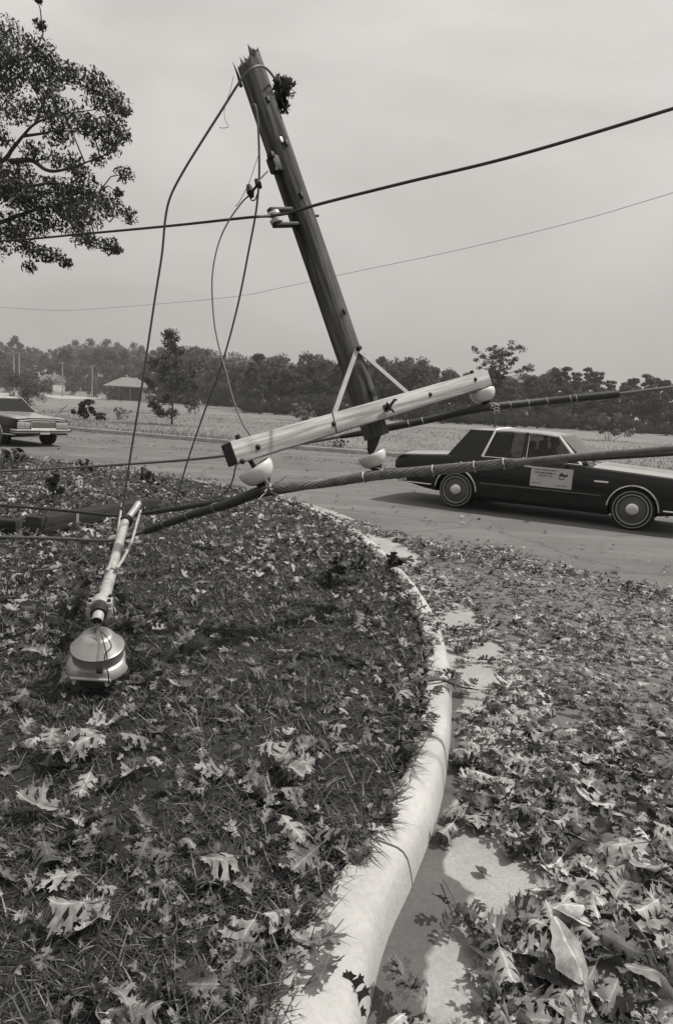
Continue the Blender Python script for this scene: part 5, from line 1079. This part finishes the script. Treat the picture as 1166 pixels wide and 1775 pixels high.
# big oak at the left, its crown reaching in from outside
def oak():
    base = np.array([-10.6, 13.6, .1]); t = thing('oak_tree', 'large oak reaching its leafy dark limbs into the upper left sky', 'tree', tuple(base)); rg = np.random.default_rng(17); mb = MB(); L_ = lambda px, py, d: P(px, py, d)-base
    top = np.array([.6, 0, 9.5]); trunk = spline([(0, 0, -.2), (.1, 0, 1.8), (.3, .1, 4.0), (.5, 0, 6.5), (.8, .1, 9.), (1.0, 0, 11)], 5); mb.tube(trunk, np.interp(np.arange(len(trunk)), [0, 3, len(trunk)-1], [.42, .3, .07]), 12)
    limbs = [[trunk[10], L_(-120, 400, 13), L_(-30, 395, 12.6), L_(40, 371, 12.4), L_(90, 356, 12.3), L_(150, 350, 12.2), L_(190, 385, 12.2)], [trunk[12], L_(-110, 350, 12.8), L_(0, 326, 12.5), L_(55, 322, 12.3), L_(100, 318, 12.2), L_(170, 335, 12)],
             [trunk[13], L_(-90, 330, 13), L_(0, 282, 12.9), L_(22, 258, 12.8), L_(40, 236, 12.8), L_(62, 214, 12.7), L_(100, 200, 12.6), L_(165, 190, 12.5)], [L_(40, 236, 12.8), L_(70, 232, 12.8), L_(100, 227, 12.9), L_(160, 228, 13)],
             [trunk[15], L_(-120, 200, 13), L_(-40, 150, 12.7), L_(15, 110, 12.6), L_(55, 95, 12.5), L_(75, 60, 12.5)], [L_(62, 214, 12.7), L_(75, 180, 12.8), L_(95, 140, 12.9), L_(150, 150, 13)], [L_(-30, 395, 12.6), L_(20, 410, 12.2), L_(60, 436, 12.0), L_(112, 452, 11.8)],
             [L_(20, 280, 12.9), L_(55, 278, 12.5), L_(85, 296, 12.3), L_(125, 290, 12.2), L_(200, 262, 12.2)], [L_(90, 356, 12.3), L_(140, 400, 12), L_(190, 426, 11.8)], [trunk[16], L_(-130, 60, 13), L_(-40, -30, 12.8), L_(30, -40, 12.6), L_(64, -12, 12.5)], [trunk[14], (1.0, 2.2, 8), (1.4, 4.2, 9)], [trunk[12], (-2, .5, 7.5), (-4, 1, 8.4)], [trunk[16], (-1.5, -1.5, 10), (-2.5, -2.4, 11)], [trunk[11], (.6, -2, 6), (1, -4, 6.6)]]
    pts = []
    for l in limbs:
        c = spline(l, 6); mb.tube(c, np.linspace(.055 if len(l) > 4 else .03, .008, len(c)), 7); pts += list(c[3:])
    pts = np.array(pts)
    cl_ = [(10, 60, 30), (22, 105, 28), (70, 42, 10), (66, 88, 24), (45, 130, 22), (85, 110, 18), (82, 145, 20), (110, 130, 22), (124, 122, 14), (160, 140, 20), (178, 165, 26), (202, 182, 20), (215, 192, 10), (30, 195, 22), (58, 185, 18), (90, 168, 14), (118, 202, 26), (100, 232, 22), (150, 215, 16), (172, 228, 26), (200, 222, 18), (190, 258, 15), (214, 240, 10), (60, 262, 18), (95, 276, 14), (122, 282, 20), (142, 302, 16), (170, 278, 10), (215, 302, 14), (30, 300, 26), (12, 332, 26), (60, 332, 30), (98, 322, 16), (130, 330, 20), (162, 336, 22), (190, 356, 20), (222, 374, 15), (205, 334, 7), (100, 366, 34), (132, 378, 22), (60, 388, 24), (20, 392, 24), (34, 408, 18), (142, 410, 18), (160, 420, 12), (190, 426, 15), (202, 432, 8), (48, 430, 15), (72, 440, 16), (96, 444, 14), (115, 456, 9), (52, 463, 10), (8, 150, 24), (4, 240, 14), (-20, 100, 40), (-40, 200, 40), (-30, 300, 40), (-60, 380, 40), (-20, 420, 30), (66, -2, 5), (150, 372, 24), (84, 200, 14), (40, 345, 26), (120, 355, 24)]
    C_ = [P(px, py, 12.4+rg.uniform(-.9, .9))-base for px, py, r_ in cl_]; Rr = [r_/FPX*12.4 for _, _, r_ in cl_]
    for _ in range(70):
        d = rg.normal(size=3); d /= np.linalg.norm(d); c = np.array([.3, .4, 8.2])+d*np.array([4.6, 4.6, 3.4])*rg.uniform(.6, 1)
        q = proj(c+base)
        if c[2] > 3.5 and (q[0] < -30 or q[2] < 0 or q[1] < -30): C_.append(c); Rr.append(rg.uniform(.35, .6))
    C_ = np.array(C_); Rr = np.array(Rr)
    for c in C_:
        k = np.argmin(np.linalg.norm(pts-c, axis=1)+.4*np.maximum(0, pts[:, 2]-c[2])); a = pts[k]; m_ = (a+c)/2+np.array([0, 0, .12]); mb.tube([tuple(a), tuple(m_), tuple(c), tuple(c+(c-a)*.2-np.array([0, 0, .1]))], [.014, .01, .006, .003], 5)
    mb.build('trunk', 'bark', t)
    per = np.clip((Rr/.25)**2*420, 110, 950).astype(int); rngs = []
    V, T, tn = [], [], []; base_ = 0
    for i, (c, r_, n) in enumerate(zip(C_, Rr, per)):
        v, f, q = card_cloud(np.array([c]), np.array([r_*1.4]), int(n), .04, .05, .15, .75, .35, 500+i); V.append(v); T.append(f+base_); tn.append(q); base_ += len(v)
    fast_mesh('crown', np.vstack(V), np.vstack(T), 'dark_foliage', t, np.concatenate(tn))
oak()

# ------------------------------------------------------------------ houses, poles and lines far off on the left
def house(label, px0, px1, base_py, d, wall_h, roof_h, hip, rz, porch=False):
    c = P((px0+px1)/2, base_py, d); w_ = (px1-px0)/FPX*d; z = float(field_z(c[0], c[1]))-.1; t = thing('house', label, 'house', (c[0], c[1], z), Matrix.Rotation(rz, 3, 'Z').to_quaternion()); hw, dp = w_*.44, w_*.36; o_ = w_*.06
    mb = MB(); mb.box((0, 0, wall_h/2), (hw*2, dp*2, wall_h)); wl = mb.build('wall', 'siding', t)
    mb = MB(); rx = hw*.35 if hip else hw+o_; b_ = [(-hw-o_, -dp-o_, wall_h), (hw+o_, -dp-o_, wall_h), (hw+o_, dp+o_, wall_h), (-hw-o_, dp+o_, wall_h)]; r2 = [(-rx, 0, wall_h+roof_h), (rx, 0, wall_h+roof_h)]
    mb.add(b_+r2+[(x, y, z_-.18) for x, y, z_ in b_], [(0, 1, 5, 4), (1, 2, 5), (2, 3, 4, 5), (3, 0, 4), (6, 7, 1, 0), (7, 8, 2, 1), (8, 9, 3, 2), (9, 6, 0, 3), (9, 8, 7, 6)]); rf = mb.build('roof', 'roofing', t, 20)
    if not porch: mb = MB(); mb.box((hw*.3, 0, wall_h+roof_h), (.6, .6, 1.2)); mb.build('chimney', 'old_concrete', rf)
    if porch:
        mb = MB(); mb.box((-hw*.12, -dp-.03, wall_h*.5), (hw*1.55, .05, wall_h*.86)); mb.build('porch_opening', 'dark_opening', wl)
        for k in range(4): mb = MB(); mb.box((-hw*.9+k*hw*.55, -dp-o_*.7, wall_h/2), (.14, .14, wall_h)); mb.build('porch_post', 'old_concrete', t)
    else:
        for k in (-.6, 0., .55): mb = MB(); mb.box((hw*k, -dp-.02, wall_h*.55), (hw*.28, .06, wall_h*.45)); wd_ = mb.build('window', 'dark_opening', wl); mb = MB(); mb.box((hw*k, -dp-.02, wall_h*.3), (hw*.34, .12, .1)); mb.build('window_sill', 'white_paint', wd_)
    mb = MB(); mb.box((hw*.8, -dp-.03, 1.05), (.95, .06, 2.1)); mb.build('door', 'dark_opening' if not porch else 'white_paint', t)
    return t
house('low house with a pale hipped roof and a dark open porch', 186, 262, 693, 150, 3.1, 2.0, True, R(8), True)
house('gabled house with white walls on the far hillside, above the small feathery tree', 72, 110, 664, 205, 3.0, 2.0, False, R(-30))
house('small white outbuilding among the trees high on the far hill', 92, 104, 632, 250, 2.4, 1.0, False, R(10))
def far_pole(label, px, top, base_py, d, arm=0):
    c = P(px, base_py, d); z = float(field_z(c[0], c[1])); zt_ = EYE+((674.3+.0556*px)-top)/FPX*d; t = thing('utility_pole', label, 'utility pole', (c[0], c[1], z)); mb = MB(); mb.tube([(0, 0, -.5), (0, 0, zt_-z)], [.17, .12], 8); mb.build('pole_shaft', 'old_concrete', t)
    if arm: mb = MB(); mb.box((0, -.12, zt_-z-.35), (arm, .14, .16)); mb.build('crossarm', 'old_concrete', t)
    return (c[0], c[1], zt_)
t1 = far_pole('far grey utility pole with a wide crossarm left of the small feathery tree', 25, 609, 676, 110, 3.2); t2 = far_pole('pale far utility pole just right of the pole with the wide crossarm', 34, 614, 676, 112)
t3 = far_pole('thin far utility pole beside the gabled hillside house', 109, 628, 680, 150, 1.6); t4 = far_pole('thin far utility pole left of the hip-roofed house', 160, 636, 682, 160)
def far_line_wire(a, b, sag, label):
    a, b = Vector(a), Vector(b); o = thing('power_line', label, 'wire', a); mb = MB(); mb.tube([a+(b-a)*t-Vector((0, 0, sag*4*t*(1-t))) for t in np.linspace(0, 1, 13)], .03, 4); mb.build('strand', 'wire_grey', o, world=True)
far_line_wire(t1, t3, 1., 'thin far wire between the wide-armed pole and the pole by the gabled house'); far_line_wire(t3, t4, .6, 'thin far wire between the two thin poles left of the porch house'); far_line_wire(t4, tuple(P(420, 655, 170)), 1.2, 'thin far wire running from the porch house towards the grove')
def branch(name, label, pts, r_, seed, leaves=0, cat='branch', tone=.1, d=None, lsize=.1):
    path = [Vector(p) for p in spline(pts, 6)]; o = thing(name, label, cat, path[0]); rr = random.Random(seed); mb = MB(); mb.tube(path, np.linspace(r_, r_*.35, len(path)), 6); lp = [path[-1]]
    for k in range(3+leaves//5):
        i = rr.randrange(len(path)//3, len(path)); a = path[i]; l_ = rr.uniform(.1, .3)*(path[-1]-path[0]).length; v = Vector((rr.uniform(-1, 1), rr.uniform(-1, 1), rr.uniform(-.02, .2))).normalized()*l_; mb.tube([a, a+v*.5+Vector((0, 0, .01)), a+v], [r_*.5, r_*.35, r_*.2], 5); lp += [a+v, a+v*.6]
    mb.build('twigs', 'twig', o, world=True)
    if leaves:
        pos = np.array([tuple(lp[rr.randrange(len(lp))]+Vector((rr.uniform(-.05, .05), rr.uniform(-.05, .05), rr.uniform(0, .03)))) for _ in range(leaves)])-np.array(o.location)
        l = scatter_leaves(pos, np.full(leaves, lsize)*RNG.uniform(.8, 1.3, leaves), np.full(leaves, tone)*RNG.uniform(.7, 1.3, leaves), np.abs(RNG.normal(0, .35, leaves)), OAK, 'leaves'); l.parent = o
    return o
def gp(px, py, z=.15): return tuple(G(px, py, z))
branch('fallen_branch', 'bare dead branch arching on the field behind the left sedan', [np.array(at_ground(92, 727))+np.array([0, 0, .1]), np.array(at_ground(105, 722))+np.array([0, 0, .35]), np.array(at_ground(118, 724))+np.array([0, 0, .75])], .04, 3)
branch('fallen_branch', 'thin dark twig lying on the grass left of the lamp arm', [gp(60, 990, .18), gp(100, 985, .2), gp(135, 973, .2), gp(150, 962, .22)], .012, 4)
branch('fallen_branch', 'thin bare twig beside the collar of the fallen lamp', [gp(140, 962, .2), gp(152, 975, .22), gp(163, 992, .2), gp(172, 1002, .18)], .007, 5)
branch('oak_sprig', 'pale oak sprig spread on the grass below the fallen lamp', [gp(210, 1240, .19), gp(180, 1262, .22), gp(150, 1290, .21), gp(120, 1310, .18)], .006, 6, 22, 'sprig', .27, lsize=.1)
branch('oak_sprig', 'pale oak sprig on the lawn halfway between lamp and kerb foot', [gp(470, 1290, .19), gp(500, 1310, .21), gp(520, 1330, .2), gp(540, 1350, .17)], .005, 7, 12, 'sprig', .24, lsize=.09)
branch('oak_sprig', 'dark leafy oak sprig heaped on the lawn beside the bare gutter corner', [gp(640, 1000, .2), gp(610, 985, .26), gp(590, 990, .24), gp(570, 1005, .17)], .008, 8, 26, 'sprig', .04, lsize=.14)
branch('oak_sprig', 'dark sprig of oak leaves lying in the gutter by the wide bare patch', [gp(768, 1525, .02), gp(782, 1550, .03), gp(795, 1580, .03), gp(800, 1600, .02)], .003, 9, 9, 'sprig', .05, lsize=.06)
branch('oak_sprig', 'oak sprig lodged against the kerb foot in the wet gutter', [gp(655, 1770, .03), gp(668, 1720, .09), gp(690, 1690, .08), gp(700, 1730, .04)], .004, 10, 7, 'sprig', .14, lsize=.07)
branch('fallen_branch', 'dark straight stick among the leaves below the wide bare gutter patch', [gp(845, 1600, .03), gp(870, 1680, .04), gp(905, 1730, .04), gp(930, 1770, .03)], .007, 11)
branch('fallen_branch', 'thin forked pale twig over the leaves in the lower right', [gp(1090, 1590, .06), gp(1120, 1630, .07), gp(1135, 1665, .07), gp(1155, 1700, .04)], .0045, 12)
branch('fallen_branch', 'curved twig sticking out over the kerb into the gutter', [gp(735, 1180, .16), gp(765, 1178, .15), gp(795, 1190, .05), gp(830, 1196, .02)], .011, 13, 5, tone=.05)
branch('oak_sprig', 'dark curled oak sprig on the kerb end beside the far bare gutter patch', [gp(668, 985, .15), gp(682, 982, .2), gp(695, 975, .24)], .01, 14, 9, 'sprig', .035, lsize=.17)
# leaves lying over the grass edge and top of the kerb
def kerb_leaves():
    n = 150; i = RNG.integers(36, 150, n); d = np.where(RNG.random(n) < .75, RNG.normal(.15, .03, n), RNG.uniform(.03, .15, n)); x = KERB[i, 0]+KN[i, 0]*d+RNG.uniform(-.02, .02, n); y = KERB[i, 1]+KN[i, 1]*d+RNG.uniform(-.04, .04, n)
    z = np.where(d > .06, .137, .125)+RNG.uniform(.002, .012, n); k = (y > 2.9) | (RNG.random(n) < .3); x, y, z = x[k], y[k], z[k]; n = len(x)
    o = scatter_leaves(np.stack([x, y, z], -1), RNG.uniform(.035, .11, n), tones(n, .03, .2), np.abs(RNG.normal(0, .3, n)), OAK+SCRAP, 'kerb_leaf_litter'); setp(o, 'leaf scraps caught along the grass edge of the kerb', 'leaf litter', kind='stuff')
kerb_leaves()
# leaves large enough in the picture to be told apart
def big_leaf(label, px, py, z, size, tone, tp, yaw, tilt, az):
    if px < 700: size *= .8; tone *= .78; z -= .02; tilt *= 1.15
    p = Vector(G(px, py, z)); o = thing('fallen_leaf', label, 'leaf', p, None, 'large fallen leaves near the camera'); V, T = tp; v = V*size
    Mx = (Matrix.Rotation(az, 3, 'Z') @ Matrix.Rotation(tilt, 3, 'Y') @ Matrix.Rotation(-az, 3, 'Z') @ Matrix.Rotation(yaw, 3, 'Z')); v = v @ np.array(Mx).T
    v[:, 2] -= v[:, 2].min()*.75; set_rib(fast_mesh('blade', v, T, 'leaf', o, np.full(len(v), tone)), np.abs(V[:, 0]))
    st = MB(); e = v[np.argmin(V[:, 1])]; b = (v[0]); mid = v[:8].mean(0); st.tube([tuple(mid), tuple(b+np.array([0, 0, .002])), tuple(e)], [.0008, .0016, .0012], 5); st.build('stalk', 'twig', o)
bl = [('large pale broad leaf curled upright in the lower right corner', 985, 1690, .05, .175, .31, BROAD[1], .4, .6, -.9), ('pale broad leaf lying flat below the upright curled leaf', 1000, 1768, .03, .15, .36, BROAD[0], 1.4, .2, 0),
      ('pale broad leaf at the bottom edge beside the bare gutter', 880, 1770, .03, .15, .33, BROAD[1], .2, .3, 2), ('pale narrow curled leaf just right of the wide bare gutter patch', 985, 1595, .04, .15, .42, BROAD[3], 1.0, .5, 1),
      ('grey oak leaf lying across the bottom end of the white kerb', 565, 1690, .15, .16, .12, OAK[1], 2.9, .25, 1), ('dark oak leaf standing at the foot of the white kerb at the bottom edge', 610, 1755, .06, .15, .05, OAK[0], .1, .9, 4.4),
      ('pale oak leaf hooked on the grass edge of the kerb near the bottom', 545, 1640, .17, .16, .26, OAK[3], 1.2, .4, 2), ('star-shaped pale oak leaf on the grass left of the kerb middle', 385, 1505, .2, .19, .3, OAK[2], 2.3, .35, .4),
      ('pale upright leaf in the grass close to the lower kerb', 510, 1590, .2, .1, .28, OAK[4], .1, .9, 1.5), ('rounded pale leaf standing in the grass near the lower kerb', 545, 1580, .19, .09, .27, OAK[9], 2.8, .9, 1.2),
      ('wide pale oak leaf at the lower left of the lawn', 130, 1590, .19, .17, .27, OAK[5], 2.0, .3, 0), ('torn pale leaf in the bottom left grass', 210, 1735, .19, .14, .25, OAK[6], .8, .4, 1), ('pale leaf standing on edge in the grass at bottom centre left', 320, 1715, .2, .13, .24, OAK[12], .1, .9, 1.4),
      ('pale oak leaf by the left border below the sprig', 70, 1400, .19, .2, .3, OAK[7], 1.7, .3, 0), ('pale oak leaf just under the large oak sprig', 240, 1345, .19, .17, .3, OAK[1], 2.5, .25, 2), ('small bright leaf on the grass right of the fallen lamp', 318, 1085, .19, .12, .36, OAK[10], .5, .7, .2),
      ('pale jagged leaf on the road litter in the right middle', 1035, 1395, .04, .17, .42, OAK[3], 1.1, .15, 1), ('pale leaf on the wet litter right of the kerb bend', 1080, 1485, .05, .19, .35, OAK[8], 1.4, .25, 3), ('pale broken leaf strip at the right border litter', 1120, 1510, .05, .17, .38, BROAD[0], 2.2, .3, 1),
      ('pale ragged leaf beside the bare gutter bend', 880, 1190, .03, .2, .42, OAK[0], 1.9, .1, 0), ('dark leaf lying alone on the wide bare gutter patch', 833, 1512, .02, .05, .05, BROAD[0], .9, .3, 0), ('dark curled leaf at the top right of the wide bare gutter patch', 892, 1487, .02, .1, .06, BROAD[2], 2.4, .5, 2),
      ('pale leaf upright on the lawn near the kerb bend', 652, 1140, .2, .16, .36, OAK[2], .2, .7, 1.4), ('pale leaf flat on the lawn left of the kerb bend', 640, 1295, .18, .12, .32, OAK[4], 1.5, .1, 0), ('dark crumpled leaf mound on the side street in the right middle', 1100, 1330, .05, .17, .05, OAK[6], .5, .5, 1)]
for b in bl: big_leaf(*b)

# ------------------------------------------------------------------ thin air that pales the far hill
def haze():
    mb = MB(); mb.box((0, 350, 17.8), (1420, 1320, 38.6)); m = bpy.data.materials.new('haze'); m.use_nodes = True; t = m.node_tree; t.nodes.clear()
    out = N(t, 'ShaderNodeOutputMaterial'); v = N(t, 'ShaderNodeVolumePrincipled', Density=.0006, Anisotropy=.2); v.inputs['Color'].default_value = (.95, .93, .9, 1); L(t, v.outputs[0], out.inputs['Volume'])
    MATS['haze'] = m; setp(mb.build('haze', 'haze'), kind='stuff')
haze()
